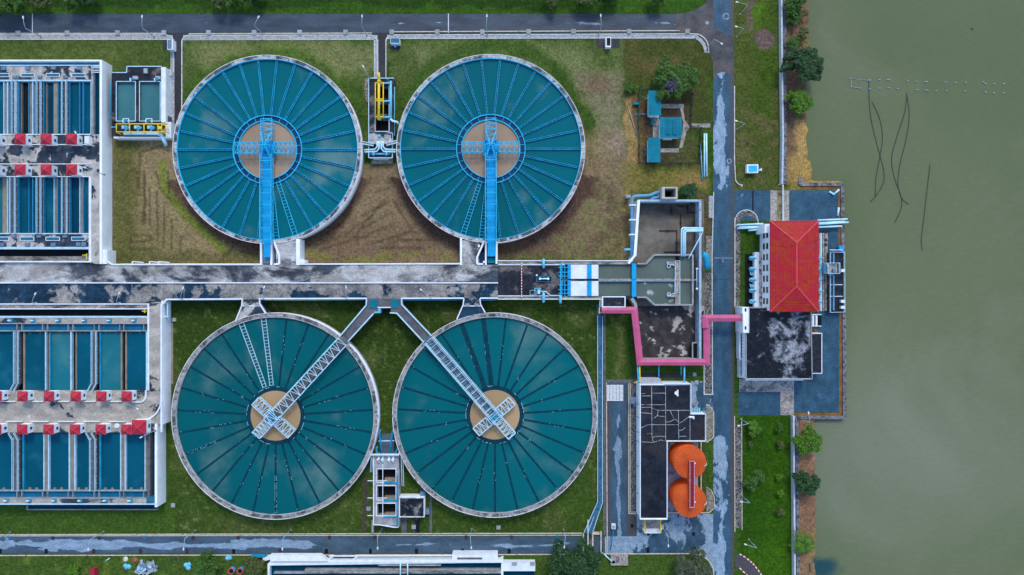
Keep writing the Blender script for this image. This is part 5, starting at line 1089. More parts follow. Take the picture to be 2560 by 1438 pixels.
for x,y in ((308,297),(366,297)): b=MB(); b.line([W(x,y+10,zq),W(x,y,zq),W(x+14,y,zq),W(x+14,y+10,zq)],.2,.3); b.build('valve_cage',m_white,Q)
Yf=thing('gantry_frame','yellow tubular gantry over blue valves at the end of the twin basin','gantry',tuple(W(352,322,2.5))); b=MB()
z1=4.6
for y in (310,330): b.tube([W(291,y,z1),W(420,y,z1)],.2,6)
for x in (291,324,360,395,404): b.tube([W(x,309,z1),W(x,331,z1)],.17,6); b.tube([W(x,331,z1),W(x+14,338,2.4)],.13,6); b.tube([W(x,309,z1),W(x,309,2.4)],.13,6)
b.tube([W(404,310,z1),W(420,318,z1)],.14,6); b.tube([W(404,330,z1),W(420,318,z1)],.14,6); b.build('frame',m_yellow,Yf); MB().disc(W(400,320,z1),.5,z1+.45,16,z1-.2).build('hoist',m_yellow,Yf)
for x in (314,345,378): b=MB(); b.tube([W(x,314,2.9),W(x,330,2.9)],.35,8); b.disc(W(x+6,321,2.5),.55,3.5,12,2.5); b.build('valve',m_cyan,Q); MB().box(x-10,314,x-4,322,2.4,3.2).build('valve_motor',m_pblue,Q)
pipe('water_pipe',[(310,334,3.2),(402,334,3.2),(409,350,2.6),(416,364,1.2)],.55,m_ltpipe,'thick pale blue pipe bending down off the twin basin beside the brown lawn')
pipe('utility_pipe',[(276,204,5.2),(276,304,5.2)],.14,m_mid,'thin blue pipe along the white wall next to the twin basin'); pipe('utility_pipe',[(277,318,4.2),(292,318,3.2)],.16,m_cyan,'thin blue pipe from the white wall to the yellow gantry')
def hut(label,a,b_,c,d,z,extra=None):
    R=thing('meter_hut',label,'hut',tuple(W((a+c)/2,(b_+d)/2,0))); return R
R=hut('dark-roofed white meter hut by the first path corner',408,98,433,124,2.4); MB().box(418,99,432,124,0,2.2).build('wall',m_white,R); MB().box(419,100,429,122,2.1,2.26).build('roof',m_bluebox,R); sheet('pavement',rc(407,98,420,124),.03,m_path,'dark pad beside the white meter hut','pad')
R=hut('dark-topped white meter hut on a pad by the second path',975,96,1000,122,2); MB().box(976,96.5,999,109,0,2.0).build('wall',m_white,R); MB().box(977,96,998.5,107,1.9,2.08).build('roof',m_bluehatch,R); MB().disc(W(987,114,1),.35,.8,12,0).build('stand_pipe',m_cyan,R); sheet('pavement',rc(975,106,1000,123),.03,m_path,'dark pad under the blue stand pipe','pad')
R=hut('white rimmed box on the widest dark pad by the upper road',1514,92,1528,119,2); MB().box(1514,93,1527.5,118,0,1.7).build('wall',m_white,R); MB().box(1517,95,1526,114,1.6,1.76).build('roof',m_black,R); sheet('pavement',rc(1492,93,1550,120),.03,m_path,'widest dark pad beside the upper road','pad')
R=hut('small white pump box beside the twin basin corner',412,173,432,192,2); MB().box(412,174,426,188,0,1.2).build('wall',m_white,R); MB().box(412,175,424,184,1.1,1.3).build('lid',m_bluebox,R); MB().box(411,173,432,192,0,.2).build('base',m_conc,R)
b=MB(); b.box(413,290,421,303,0,2.2); tag(b.build('planter_box',m_concdk),'dark box with weeds on the gravel beside the twin basin','planter')
# ---------------- valve chamber between upper tanks
X=thing('valve_chamber','upper valve chamber between the two blue-bridged tanks, with deep open pits','valve chamber',tuple(W(950,300,0))); zx=3.2
b=MB(); b.box(921,195,939,330,0,zx).box(939,195,985,211,0,zx-.02).box(939,246,973,252,0,zx-.02).box(939,285,973,292,0,zx-.02).box(971,211,985,330,0,zx-.02); b.build('chamber_wall',m_deckinlet,X)
MB().box(921,328,980,360,0,zx-.03).build('deck',m_deck,X); MB().box(921,360,980,395,0,zx-.9).build('lower_deck',m_deckinlet,X)
b=MB()
for y0,y1 in ((211,246),(252,285),(292,329)): b.rect(939,y0,972,y1,.4)
b.build('pit',m_black,X)
for y in (212,252,292): MB().box(957,y,972,y+9,0,1.4).build('pit_ledge',m_slab,X)
b=MB(); b.line([W(922,196,zx),W(922,395,zx)],.22,.4); b.line([W(938,211,zx),W(938,329,zx),W(973,329,zx),W(973,212,zx)],.2,.3); b.line([W(922,395,zx-.5),W(981,395,zx-.5),W(981,330,zx-.5)],.25,.4); b.line([W(922,196,zx),W(985,196,zx)],.25,.4); b.build('rim',m_pblue,X)
b=MB(); b.tube([W(977,203,zx+.5),W(977,300,zx+.5)],.35,8); b.tube([W(986,217,2.5),W(986,340,2.5)],.2,8)
for y in (208,253,293): b.tube([W(952,y+8,zx+.2),W(952,y,zx+.6),W(977,y,zx+.6)],.3,8)
b.build('manifold_pipe',m_cyan,X)
b=MB()
for px in (943,947.5,953,957.5): 
    s=-1 if px<950 else 1; q=abs(px-950.2)
    b.tube([W(px,353,zx+.6),W(px,366+(8-q),zx+.3),W(px+s*6,374+(7-q)*1.2,zx),W(px+s*(38-q*.8),375+(7-q)*1.2,zx)],.26,8)
b.build('branch_pipe',m_ltpipe,X); b=MB(); b.tube([W(926,385,2.6),W(975,385,2.6)],.3,8)
for x in (934,966): b.tube([W(x,377,2.8),W(x,390,2.8)],.32,8); b.box(x-2,380,x+2,386,2,3.6)
b.build('valve_manifold',m_cyan,X)
MB().box(974,338,976,356,zx,zx+.2).build('slot_cover',m_crack,X); MB().disc(W(949,340,zx),.45,zx+.5,12,zx-.2).build('hand_wheel',m_cyan,X)
for q in ((961,337,972,348),(925,340,934,351)): MB().box(*q,zx-.2,zx+.1).build('hatch_cover',m_grey,X)
b=MB(); b.box(928,397,982,409,0,1.2); b.build('rubble_bed',m_gravelmix,X); MB().box(934,396,972,400,.8,1.5).build('white_cover',m_white,X)
for x0,x1,y0,y1 in ((901,934,356,362),(966,993,361,354)):
    R=thing('access_stair','short grey stair joining the %s upper tank to the valve chamber'%('first' if x0<950 else 'second'),'stair',tuple(W((x0+x1)/2,358,3))); b=MB()
    for s in (-3,3): b.bar(W(x0,y0+s,4.6 if x0<950 else 3.4),W(x1,y1+s,3.4 if x0<950 else 4.6),.2,.25)
    b.build('stringer',m_pblue,R); b=MB()
    for i in range(12): t=(i+.5)/12; zz=(4.5-1.1*t) if x0<950 else (3.4+1.1*t); b.bar(W(x0+(x1-x0)*t,y0+(y1-y0)*t-3,zz),W(x0+(x1-x0)*t,y0+(y1-y0)*t+3,zz),.18,.06)
    b.build('tread',m_grey,R)
Yg=thing('gantry_frame','tall yellow gantry standing over the pits of the upper valve chamber','gantry',tuple(W(947,250,zx))); b=MB(); z1=5.0
for x in (938.5,958): b.tube([W(x,207,z1),W(x,296,z1)],.18,6)
for y in (207,248,252,292): b.tube([W(938,y,z1),W(958,y,z1)],.2,6)
for x in (938.5,958):
    for y in (207,250,294): b.tube([W(x,y,z1),W(x,y,zx)],.14,6)
for y in (207,248,292): b.tube([W(938.5,y,z1),W(947,y+9,zx)],.1,6); b.tube([W(958,y,z1),W(950,y+9,zx)],.1,6)
b.build('frame',m_yellow,Yg); b=MB(); b.tube([W(947,200,z1+.3),W(947,300,z1+.3)],.38,8); b.tube([W(947.5,182,z1),W(947.5,200,z1)],.3,6); b.tube([W(943,194,zx),W(947.5,182,z1),W(952,194,zx)],.12,6); b.build('hoist_rail',m_yellow,Yg); MB().box(943.5,199,951,204,z1,z1+.9).build('hoist',m_yellow,Yg)
pipe('water_pipe',[(976,298,3.8),(983,304,3.8),(994,305,3.6),(995,309,2.5)],.34,m_ltpipe,'bent pale pipe from the upper valve chamber toward the second upper tank')
tag(MB().prism([(912,197),(922,196),(922,255),(916,256),(911,230)],0,.5).build('rubble_heap',m_gravelmix),'pale rubble heap beside the upper valve chamber','rubble')
# ---------------- sludge chamber between lower tanks
X=thing('sludge_chamber','long sludge chamber with three dark pits between the lower tanks','sludge chamber',tuple(W(963,1230,0))); zx=3.0
b=MB(); b.box(935,1137,997,1172,0,zx).box(935,1172,942,1312,0,zx-.02).box(942,1206,990,1214,0,zx-.02).box(942,1250,990,1258,0,zx-.02).box(936,1290,990,1314,0,zx-.02).box(990,1172,998,1318,0,zx-.02); b.build('chamber_wall',m_conc,X)
b=MB()
for y0,y1 in ((1172,1206),(1214,1250),(1258,1290)): b.rect(941,y0,991,y1,.3)
b.build('pit',m_black,X)
for y0,y1 in ((1195,1206),(1240,1250),(1282,1290)): MB().box(962,y0,989,y1,0,1.3).build('pit_ledge',m_beige,X)
b=MB()
for y0,y1 in ((1172,1206),(1214,1250),(1258,1290)): b.line([W(942,y0,zx),W(990,y0,zx),W(990,y1,zx),W(942,y1,zx),W(942,y0,zx)],.2,.3)
b.line([W(934,1140,zx),W(934,1312,zx),W(950,1312,zx),W(985,1318,zx),W(996,1318,zx)],.25,.35); b.line([W(957,1160,zx+.8),W(957,1292,zx+.8)],.15,.2); b.build('rim',m_white,X)
b=MB(); b.box(991,1190,994.5,1316,zx,zx+.6); 
for y in (1206,1250,1291): b.box(960,y,990,y+3,zx-.2,zx+.35)
b.build('gate_beam',m_mid,X); b=MB(); b.line([W(922,1130,4.2),W(921,1136,4.2),W(998,1136,4.2),W(998,1131,4.2)],.3,.5); b.line([W(921,1139,4.0),W(998,1139,4.0)],.2,.3); b.build('walk_rail',m_white,X)
for x in (947,957,973,983): b=MB(); b.disc(W(x,1148,zx),.42,zx+.9,12,zx-.2); b.tube([W(x,1141,zx+.4),W(x,1157,zx+.4)],.26,8); b.build('valve_motor',m_white if x!=957 else m_ltpipe,X); MB().disc(W(x+2,1139,zx),.35,zx+.7,12,zx).build('hand_wheel',m_cyan,X)
MB().bar(W(942,1156,zx+1),W(951,1147,zx+1),.18).build('red_lever',m_redcap,X)
for y in (1202,1245,1289): MB().bar(W(919,y,2.2),W(968,y,2.6),.2,.2).build('outrigger_beam',m_white,X)
for x0,y0,x1,y1 in ((948,1076,955,1137),(980,1076,975,1137),(940,1118,945,1138),(990,1124,986,1138)): pipe('sludge_pipe',[(x0+4,y0-2,3.6),(x0,y0+6,3.8),(x1,y1,3.6)],.3,m_mid,'%s blue pipe running up between the lower tanks'%('long straight' if x0==948 else 'long slanting' if x0==980 else 'short hooked' if x0==940 else 'shortest'))
pipe('sludge_pipe',[(946,1103,3.7),(986,1102,3.7)],.16,m_pblue,'thin pale crossbar pipe tying the long blue pipes together')
tag(MB().box(953,1085,985,1134,0,1.0).build('grating_cover',m_grating),'dark grated base under the blue pipes between the lower tanks','grating')
for pts,l in (([(921,1136),(933,1141),(930,1180)],'left'),([(999,1136),(1003,1145),(1005,1215)],'right')):
    R=thing('access_stair','steep grey stair on the %s flank of the sludge chamber'%l,'stair',tuple(W(pts[1][0],1170,0))); b=MB(); s=-1 if l=='left' else 1
    for d in (0,5*s*.9): b.bar(W(pts[1][0]+d,1143,3.4),W(pts[2][0]+d,pts[2][1],.4),.2)
    b.build('stringer',m_pblue,R); b=MB()
    for i in range(14): t=i/13; x=pts[1][0]+(pts[2][0]-pts[1][0])*t; y=1143+(pts[2][1]-1143)*t; b.bar(W(x,y,3.3-2.8*t),W(x+4.5*s,y,3.3-2.8*t),.15,.06)
    b.build('tread',m_grey,R)
h=thing('pump_house','small flat black-roofed pump house beside the sludge chamber','house',tuple(W(1030,1265,0))); MB().box(998,1242,1061,1293,0,3.2).build('wall',m_whitewall,h); MB().box(1000,1246,1059,1291,3,3.24).build('roof',stain('pump_house_roof',(.3,.31,.32),(.012,.015,.022),.14,.575,.06,.8,.4,None,.6),h)
b=MB(); b.line([W(998,1244,3.3),W(1061,1244,3.3),W(1061,1292,3.3),W(998,1292,3.3)],.25,.4); b.build('parapet',m_grime,h); MB().box(1050,1230,1062,1240,0,2.5).build('porch_box',m_bluebox,h); MB().box(1062,1274,1073,1286,0,2).build('side_box',m_bluebox,h); MB().box(1042,1239,1050,1246,3,3.7).build('roof_unit',m_white,h)
for a,c,l in ((1004,1017,'narrow'),(1034,1050,'wide')): sheet('pavement',rc(a,1293,c,1333),.03,m_roofgrey if a>1020 else m_concdk,'%s dark ramp from the pump house down to the lower road'%l,'ramp')
sheet('path',[(911,1195),(921,1195),(914,1333),(904,1333)],.03,paint('trodden_soil',(.07,.06,.045),.95,.4,1),'trodden brown strip left of the sludge chamber','path'); sheet('path',rc(1074,1230,1080,1333),.03,m_concdk,'narrow drain strip right of the pump house','drain')
tag(MB().box(929,1301,934,1333,0,.9).build('pipe_trench',m_conc),'short pale duct between sludge chamber and the lower road','duct')
for x,y,l in ((1246,1319,'below the lower tank near the covered drain'),(1034,1318,'between the pump house ramps'),(921,1272,'left of the sludge chamber'),(432,1264,'at the corner of the lower filter block')):
    tag(MB().box(x-5,y-5,x+5,y+5,0,.3).build('manhole',m_conc),'square concrete manhole cover on grass '+l,'manhole')
tag(MB().box(429,795,439,804,0,.6).build('manhole',m_conc),'raised grey concrete box in the corner below the gallery','manhole')
sheet('path',rc(421,806,433,960),.03,m_beige,'brown drain edge along the lower filter block','drain edge')
# ---------------- covered blue drain
pts=[(1492,760),(1502,760),(1506,1000),(1506,1258),(1494,1290),(1480,1334),(1459,1334),(1484,1275),(1494,1255),(1494,1000)]
b=MB(); b.prism(pts,0,.35); D=b.build('drain_cover',[stain('drain_plates',(.06,.18,.27),(.03,.1,.18),.5,.5,.15,.7,.5,None,.4)]); tag(D,'long blue covered drain running along the yard from the gallery to the lower road','drain')
b=MB(); b.line([W(x,y,.45) for x,y in ((1494,790),(1494,1255),(1484,1277),(1460,1332))],.16,.2); b.line([W(x,y,.45) for x,y in ((1506,790),(1506,1258),(1495,1290),(1482,1330))],.16,.2); b.line([W(x,y,.45) for x,y in ((1485,1292),(1470,1330))],.14,.2); b.build('cover_edge',m_pblue,D)
sheet('path',rc(1508,785,1514,1338),.03,m_concdk,'thin dark gutter beside the covered drain','gutter')
C_=thing('channel_crossing','pale walled channel crossing under the lower road','culvert',tuple(W(1470,1362,0))); MB().box(1457,1335,1460,1388,0,.7).build('side_wall',m_kerb,C_); MB().box(1480,1333,1483.5,1390,0,.7).build('side_wall',m_kerb,C_); MB().rect(1460,1338,1480,1388,.06).build('channel_bed',stain('wet_channel',(.16,.15,.13),(.05,.06,.065),.2),C_); MB().box(1469,1300,1471,1390,.3,.55).build('divider',m_white,C_); b=MB(); b.box(1483.5,1331,1499,1337,0,.6).box(1501,1329,1504,1388,0,.5); b.build('end_wall',m_kerb,C_)
# ---------------- brick stack and sundries in the lane
S_=thing('paver_stack','neat stack of pale concrete planks at the head of the lane','stack',tuple(W(1537,982,0)))
for r in range(13):
    b=MB()
    for k,(x0,x1) in enumerate(((1517,1524),(1525,1532),(1533,1540),(1541,1548),(1549,1558))):
        b.box(x0,963+r*3.1,x1,965.4+r*3.1,.03,.5+.05*((r*3+k)%3))
    b.build('plank_row',m_crack,S_)
sheet('path',rc(1508,949,1592,957),.034,m_concdk,'dark cross strip at the head of the lane','path')
R=thing('road_sign','white sign base with a dark leaning mast in the yard corner','mast',tuple(W(1534,1318,0))); MB().box(1529,1311,1539,1323,0,1.0).build('base',m_white,R); MB().disc(W(1534,1317,1),.45,1.3,14,.9).build('socket',m_conc,R); MB().tube([W(1534,1324,.9),W(1526,1376,3.2)],.2,8).build('mast',m_bluehatch,R)
R=thing('tank_slab','mottled pale slab with a hatch and blue inlet pipe by the lower yard kerb','slab',tuple(W(1548,1402,0))); MB().box(1527,1389,1570,1414,0,.8).build('slab',m_slab,R); MB().box(1530,1403,1538,1408,.7,1.1).build('hatch',m_black,R); b=MB(); b.line([W(1541,1394,.9),W(1546,1393,.9),W(1547,1404,.9),W(1541,1405,.9),W(1541,1394,.9)],.2,.2); b.build('hatch_rim',m_concdk,R); 
pipe('utility_pipe',[(1506,1382,.5),(1530,1404,1.2)],.2,m_ltpipe,'short bright blue pipe from the lower road to the pale slab')
tag(MB().box(1652,1314,1660,1324,0,1.2).build('control_cabinet',m_grey),'grey cabinet with lamp by the building entrance','cabinet')
for x,y,l in ((1580,1315,'left of the entrance slab'),(1621,1335,'below the entrance slab'),(1734,1335,'in the puddled yard')): tag(MB().box(x-3.5,y-4,x+3.5,y+4,0,.06).build('drain_grate',m_black),'black square drain grate in the yard '+l,'drain grate')
# ---------------- drain boxes along the roads
for i,x in enumerate((44,167,293,409,521,635,749,864,979,1093,1206,1321,1434,1573,1719)):
    y=82-i*.35; tag(MB().box(x-5.5,y-5,x+5.5,y+6,0,.45).build('drain_box',m_grey if i in(3,4,5,6) else m_conc),'small grey concrete drain box on the upper road kerb, %s from the frame edge'%ORD[i],'drain box','drain boxes along the upper road')
for i,x in enumerate((25,132,247,361,482,595,709,823,937,1051,1165,1279,1393)):
    tag(MB().box(x-3.5,1341-i*.2,x+3.5,1350-i*.2,0,.16).build('drain_box',m_rust if i%3 else m_bluehatch),'dark drain box on the tank side of the lower road, %s from the frame edge'%ORD[i],'drain box','drain boxes on the tank side of the lower road')
for i,x in enumerate((0,115,234,351,467,584,700,816,926,1041,1156,1273)):
    tag(MB().box(x-3.5,1373,x+3.5,1384,0,.16).build('drain_box',m_rust if i in(2,3,4,6) else m_black),'dark drain box on the outer kerb of the lower road, %s from the frame edge'%ORD[i],'drain box','drain boxes on the outer side of the lower road')
for i,x in enumerate((1503,1620,1736)): tag(MB().box(x-3.5,1369,x+3.5,1382,0,.2).build('drain_box',m_rust if i==0 else m_black),'dark drain box on the yard kerb, %s from the covered drain'%ORD[i],'drain box','drain boxes on the yard kerb')
# ---------------- street lamps
def lamp(base,top,head,label,zb=0,h=7.0,grp=None,m=None):
    m=m_lamp; R=thing('street_lamp',label,'street lamp',tuple(W(base[0],base[1],zb)),grp); zt=zb+h; p=W(base[0],base[1],zb); t=Vector((p.x,p.y,zt)); hd=W(head[0],head[1],zt+.35)
    MB().tube([p,t],[.13,.085],8).build('pole',m,R); MB().tube([t,t.lerp(hd,.5)+Vector((0,0,.12)),hd],.075,8).build('arm',m,R)
    d=(hd-t); d.z=0; d.normalize(); n=Vector((-d.y,d.x,0)); b=MB(); b.bar(hd-d*.1,hd+d*.7,.34,.2); b.bar(hd+d*.1+Vector((0,0,-.1)),hd+d*.7+Vector((0,0,-.1)),.28,.12); b.build('lamp_head',m_crack,R); MB().disc(p,.28,zb+.25,10,zb).build('base',m_conc,R)
g1='street lamps along the upper road'
for i,(bx,by,hx,hy) in enumerate(((103,92,58,46),(386,92,355,44),(657,85,645,45),(917,88,905,43),(1218,88,1217,42),(1496,88,1502,41))): lamp((bx,by),None,(hx,hy),'pale blue street lamp on the upper road kerb, %s from the frame edge'%ORD[i],0,7,g1)
lamp((1769,119),None,(1802,108),'street lamp on the gravel corner reaching over the muddy junction')
g2='street lamps along the lower road'
for i,(bx,by,hx,hy) in enumerate(((25,1331,-8,1372),(259,1329,221,1371),(489,1326,459,1370),(727,1324,706,1370),(955,1322,944,1368),(1179,1322,1178,1367),(1409,1324,1411,1365))): lamp((bx,by),None,(hx,hy),'grey street lamp on the tank side of the lower road, %s from the frame edge'%ORD[i],0,7,g2,m_pblue)
lamp((1657,1319),None,(1671,1362),'lone street lamp beside the entrance cabinet over the yard',0,7)
g3='street lamps along the lakeside road'
for i,(bx,by,hx,hy,l) in enumerate(((1841,93,1843,67,'beside the upper junction'),(1843,323,1843,303,'halfway down the upper lakeside lawn'),(1850,36,1845,6,'at the top edge of the frame'),(1852,1048,1849,1064,'at the top of the lower lawn'),(1855,1240,1856,1255,'opposite the lower orange tank'),(1872,1349,1866,1362,'near the bottom of the lower lawn'))): lamp((bx,by),None,(hx,hy),'lakeside street lamp '+l,0,7,g3,m_pblue)
lamp((2001,1046),None,(2022,1035),'lone lamp on the bank at the end of the lower jetty',0,7,None,m_white)
g4='deck lamps on the gallery'
for i,(bx,by,hx,hy) in enumerate(((91,757,87,737),(300,757,297,735),(458,748,457,722),(661,747,660,720),(869,747,865,720),(1078,746,1054,726))): lamp((bx,by),None,(hx,hy),'thin pale lamp post on the lower gallery parapet, %s from the frame edge'%ORD[i],4.4,2.0,g4)
lamp((262,437),None,(214,420),'lamp post on the white wall by the upper filter block lower row',5.3,5.5); lamp((229,364),None,(190,333),'lamp post over the upper filter block kiosks',5.2,4); lamp((132,984),None,(75,1039),'lamp post reaching over the roadway of the lower filter block',5.2,4.5); lamp((330,1003),None,(341,1021),'lamp post at the curved kerb of the lower filter block',5.2,3.5); lamp((390,1076),None,(355,1092),'lamp post over the last cell of the lower filter block',5.2,4)
lamp((925,196),None,(909,168),'slanting lamp post at the corner of the upper valve chamber',3.2,4); 
R=thing('street_lamp','double-headed lamp on the mixing chamber beside the basin wall','street lamp',tuple(W(1726,701,4.4))); p=W(1726,701,4.4); t=p+Vector((0,0,5)); b=MB(); b.tube([p,t],.1,8); b.build('pole',m_pblue,R); MB().tube([W(1742,672,9.5),W(1742,722,9.5)],.09,8).build('arm',m_pblue,R); MB().tube([t,W(1742,698,9.5)],.09,8).build('brace',m_pblue,R)
for y in (672,722): MB().disc(W(1742,y,9.4),.3,9.75,12,9.3).build('lamp_head',m_crack,R)
# ---------------- sheds by the tree
def shed(label,a,b_,c,d,ridge):
    z=3.2; R=thing('green_roofed_shed',label,'shed',tuple(W((a+c)/2,(b_+d)/2,0)),'teal-roofed sheds in the fenced yard'); p=W(a,b_,z); q=W(c,d,z); x0,x1,y0,y1=p.x,q.x,q.y,p.y
    b=MB(); b.wbox(x0+.4,y0+.4,0,x1-.4,y1-.4,z-.05); b.build('wall',m_whitewall,R); xm=(x0+x1)/2
    b=MB(); 
    if ridge: b.v=[(x0,y0,z),(x1,y0,z),(x1,y1,z),(x0,y1,z),(x0,(y0+y1)/2,z+.3),(x1,(y0+y1)/2,z+.3)]; fs=((0,1,5,4),(2,3,4,5),(1,2,5),(3,0,4),(3,2,1,0))
    else: b.v=[(x0,y0,z),(x1,y0,z),(x1,y1,z),(x0,y1,z),(xm,y0,z+.25),(xm,y1,z+.25)]; fs=((0,4,5,3),(4,1,2,5),(0,1,4),(2,3,5),(3,2,1,0))
    for f in fs: b.face(list(f))
    rf=b.build('roof',m_teal,R)
    b=MB(); n=9 if ridge else 11
    for i in range(1,n):
        if ridge: x=x0+(x1-x0)*i/n; b.bar((x,y0,z+.02),(x,(y0+y1)/2,z+.32),.06,.05); b.bar((x,y1,z+.02),(x,(y0+y1)/2,z+.32),.06,.05)
        else: y=y0+(y1-y0)*i/n; b.bar((x0,y,z+.02),(xm,y,z+.27),.05,.04); b.bar((x1,y,z+.02),(xm,y,z+.27),.05,.04)
    b.build('roof_rib',m_tealdk,rf)
    if ridge:
        b=MB()
        for u in (.28,.58): b.wbox(x0+(x1-x0)*u,y0+1.0,z+.1,x0+(x1-x0)*(u+.2),y1-1,z+.36)
        b.build('roof_sheet',m_tealdk,rf)
    return R
shed('upper teal-roofed shed below the round tree',1620.5,227,1652.5,289,False); shed('widest teal-roofed shed in the middle of the yard, with a ribbed patch',1649.5,293,1704,345,True); shed('lower teal-roofed shed in the fenced yard',1619.5,345,1651,406,False)
for a,b_,c,d,l in ((1651,260,1710,271,'upper'),(1651,371,1697,381,'lower')): sheet('path',rc(a,b_,c,d),.03,m_slab,'pale concrete strip beside the %s teal shed'%l,'path')
sheet('path',rc(1632,296,1648,344),.03,m_slab,'pale concrete strip between the teal sheds','path'); sheet('path',rc(1725,309,1776,319),.03,m_slab,'pale footpath from the road to the shed yard','path')
sheet('path',[(1700,270),(1708,270),(1712,300),(1725,318),(1716,330),(1706,370),(1698,370),(1706,330),(1708,306)],.036,m_slab,'worn pale footpath curving past the sheds','path')
def fence(pts,label,m,h=1.8,slat=True,step=2.6):
    R=thing('yard_fence',label,'fence',tuple(W(*pts[0]))); b=MB(); P_=[W(x,y) for x,y in pts]; bp=MB()
    for p,q in zip(P_,P_[1:]):
        for zz in (.3,1.0,h): b.bar(p+Vector((0,0,zz)),q+Vector((0,0,zz)),.1,.09)
        n=max(1,int((q-p).length/step))
        for i in range(n+1): c=p.lerp(q,i/n); bp.bar(c,c+Vector((0,0,h+.1)),.16)
    b.build('rail',m,R); bp.build('post',m,R)
fence([(1598,408),(1596,300),(1598,224),(1620,224)],'dark green fence on the golden grass side of the shed yard',paint('green_fence',(.02,.09,.07)));fence([(1598,409),(1652,409),(1700,410),(1747,408),(1751,322),(1725,318),(1729,236),(1700,225)],'dark fence round the road side of the shed yard',m_dkfence)
for pts,l in (([(1612,250),(1616,244),(1620,252)],'above'),([(1610,372),(1617,378),(1612,388)],'beside the lower shed in'),([(1587,286),(1620,285)],'reaching across the golden edge of')): pipe('hose_pipe',[(x,y,.6) for x,y in pts],.12,m_mid,'thin blue pipe %s the shed yard'%l)
pipe('long_pole',[(1571,268,.2),(1592,338,.3)],.12,m_grey,'thin grey pole lying on the golden grass'); tag(MB().box(1584,256,1597,261,.0,1.0).build('bin',m_teal),'small teal bin at the yard fence','bin')
for i,(x,l) in enumerate(((1761,'left'),(1766,'right'))): pipe('water_pipe',[(x,334,.6),(x+(1 if i else 0),442 if i==0 else 441,.6)],.26,m_ltpipe,'long pale blue pipe by the road below the sheds, %s of the pair'%l,'pipe','pair of pale blue pipes by the road')
pipe('water_pipe',[(1751,360,.5),(1756,448,.5)],.18,m_cyan,'thin slanting blue pipe beside the pale pair below the sheds')
for x,y,l in ((1636,291,'upper'),(1669,347,'middle')): tag(MB().box(x-11,y-1,x+11,y+2.2,0,1.0).build('door_step',m_white),'white step below the %s teal shed'%l,'step')
tag(MB().box(1628,296,1634,312,0,.7).build('crate',m_teal),'small teal crate between the sheds','crate')
# ---------------- tank on the lakeside lawn
R=thing('water_tank','white-rimmed bright blue cistern on the lakeside lawn','cistern',tuple(W(1881,422,0))); MB().box(1867,411,1896,432,0,1.6).build('body',m_white,R); MB().prism([(1871,415),(1893,414),(1893,429),(1872,429)],1.5,1.7).build('cover',m_steel,R); MB().box(1898,421,1905,427,0,.8).build('pump_box',m_white,R); MB().tube([W(1896,420,.8),W(1901,423,.8)],.14,6).build('pipe',m_bluehatch,R)
# ---------------- boundary walls
def bwall(pts,foot,label):
    R=thing('boundary_wall',label,'wall',tuple(W(*pts[0]))); b=MB(); P_=[W(x,y,1.9) for x,y in pts]
    for p,q in zip(P_,P_[1:]): b.bar((p.x,p.y,.85),(q.x,q.y,.85),.5,2.1)
    b.build('wall',m_fencew,R); b=MB()
    for p,q in zip([W(x,y) for x,y in foot],[W(x,y) for x,y in foot[1:]]): b.bar((p.x,p.y,.2),(q.x,q.y,.2),1.0,.5)
    b.build('footing',m_fencegrey,R)
bwall([(1954,-40),(1956,200),(1958,340),(1956,460)],[(1960.5,-40),(1961,200),(1961.5,460)],'long pale boundary wall between the upper lakeside lawn and the bank')
bwall([(1984.5,1040),(1986,1240),(1988,1460)],[(1991,1042),(1992.5,1240),(1995,1460)],'long pale boundary wall between the lower lawn and the bank')
b=MB(); b.bar(W(1957,462,.2),W(1957.5,556,.2),.45,.4); tag(b.build('boundary_kerb',m_fencew),'pale kerb line crossing the mossy slabs below the boundary wall','kerb')
tag(MB().bar(W(1946,464,.4),W(1953,452,.4),.35,.4).build('loose_beam',m_slab),'short pale beam leaning at the end of the boundary wall','beam')
tag(MB().box(1880.5,478,1884,528,0,.05).build('drain_grate',m_black),'long dark slot drain across the paving by the pump island','drain grate')
# ---------------- outfall, buoys and sunken hoses
tag(MB().box(2025,1409,2030,1428,-2,.5).build('outfall',m_concdk),'dark outfall box at the waterline above the teal plume','outfall')
BU=[(2126,196),(2127,218),(2150,221),(2171,201),(2175,201),(2174,222),(2198,200),(2199,221),(2219,200),(2222,200),(2222,220),(2244,222),(2269,203),(2290,204),(2292,225),(2313,205),(2317,205),(2314,226),(2318,226),(2340,228),(2363,206),(2366,227),(2388,207),(2414,207),(2412,228),(2458,206),(2464,210),(2463,231),(2485,210),(2484,233),(2509,210),(2508,233),(2430,72)]
for i,(x,y) in enumerate(BU):
    b=MB(); p=W(x,y,-.9); b.tube([p+Vector((-.3,-.05,0)),p+Vector((-.2,-.02,.05)),p+Vector((.25,.04,.05)),p+Vector((.3,.06,0))],[.06,.15,.15,.06],8); r='upper' if y<215 else 'lower'
    tag(b.build('buoy',m_lamp if i<32 else m_dkfence),'tiny pale float in the double line of floats on the lake' if i<32 else 'lone dark speck of a float near the top of the lake','buoy','double line of floats on the lake' if i<32 else None)
pipe('float_frame',[(2128,198,-.85),(2128,217,-.85),(2150,221,-.85)],.07,m_grey,'thin grey frame joining the first floats of the line'); pipe('float_frame',[(2130,197,-.85),(2172,201,-.85)],.05,m_grey,'thin grey line along the top of the first floats'); pipe('float_frame',[(2150,198,-.85),(2150,209,-.85)],.05,m_grey,'short grey strut hanging inside the float frame')
m_hose=paint('sunken_hose',(.05,.07,.05),.6,.2,.5); z_=-.98
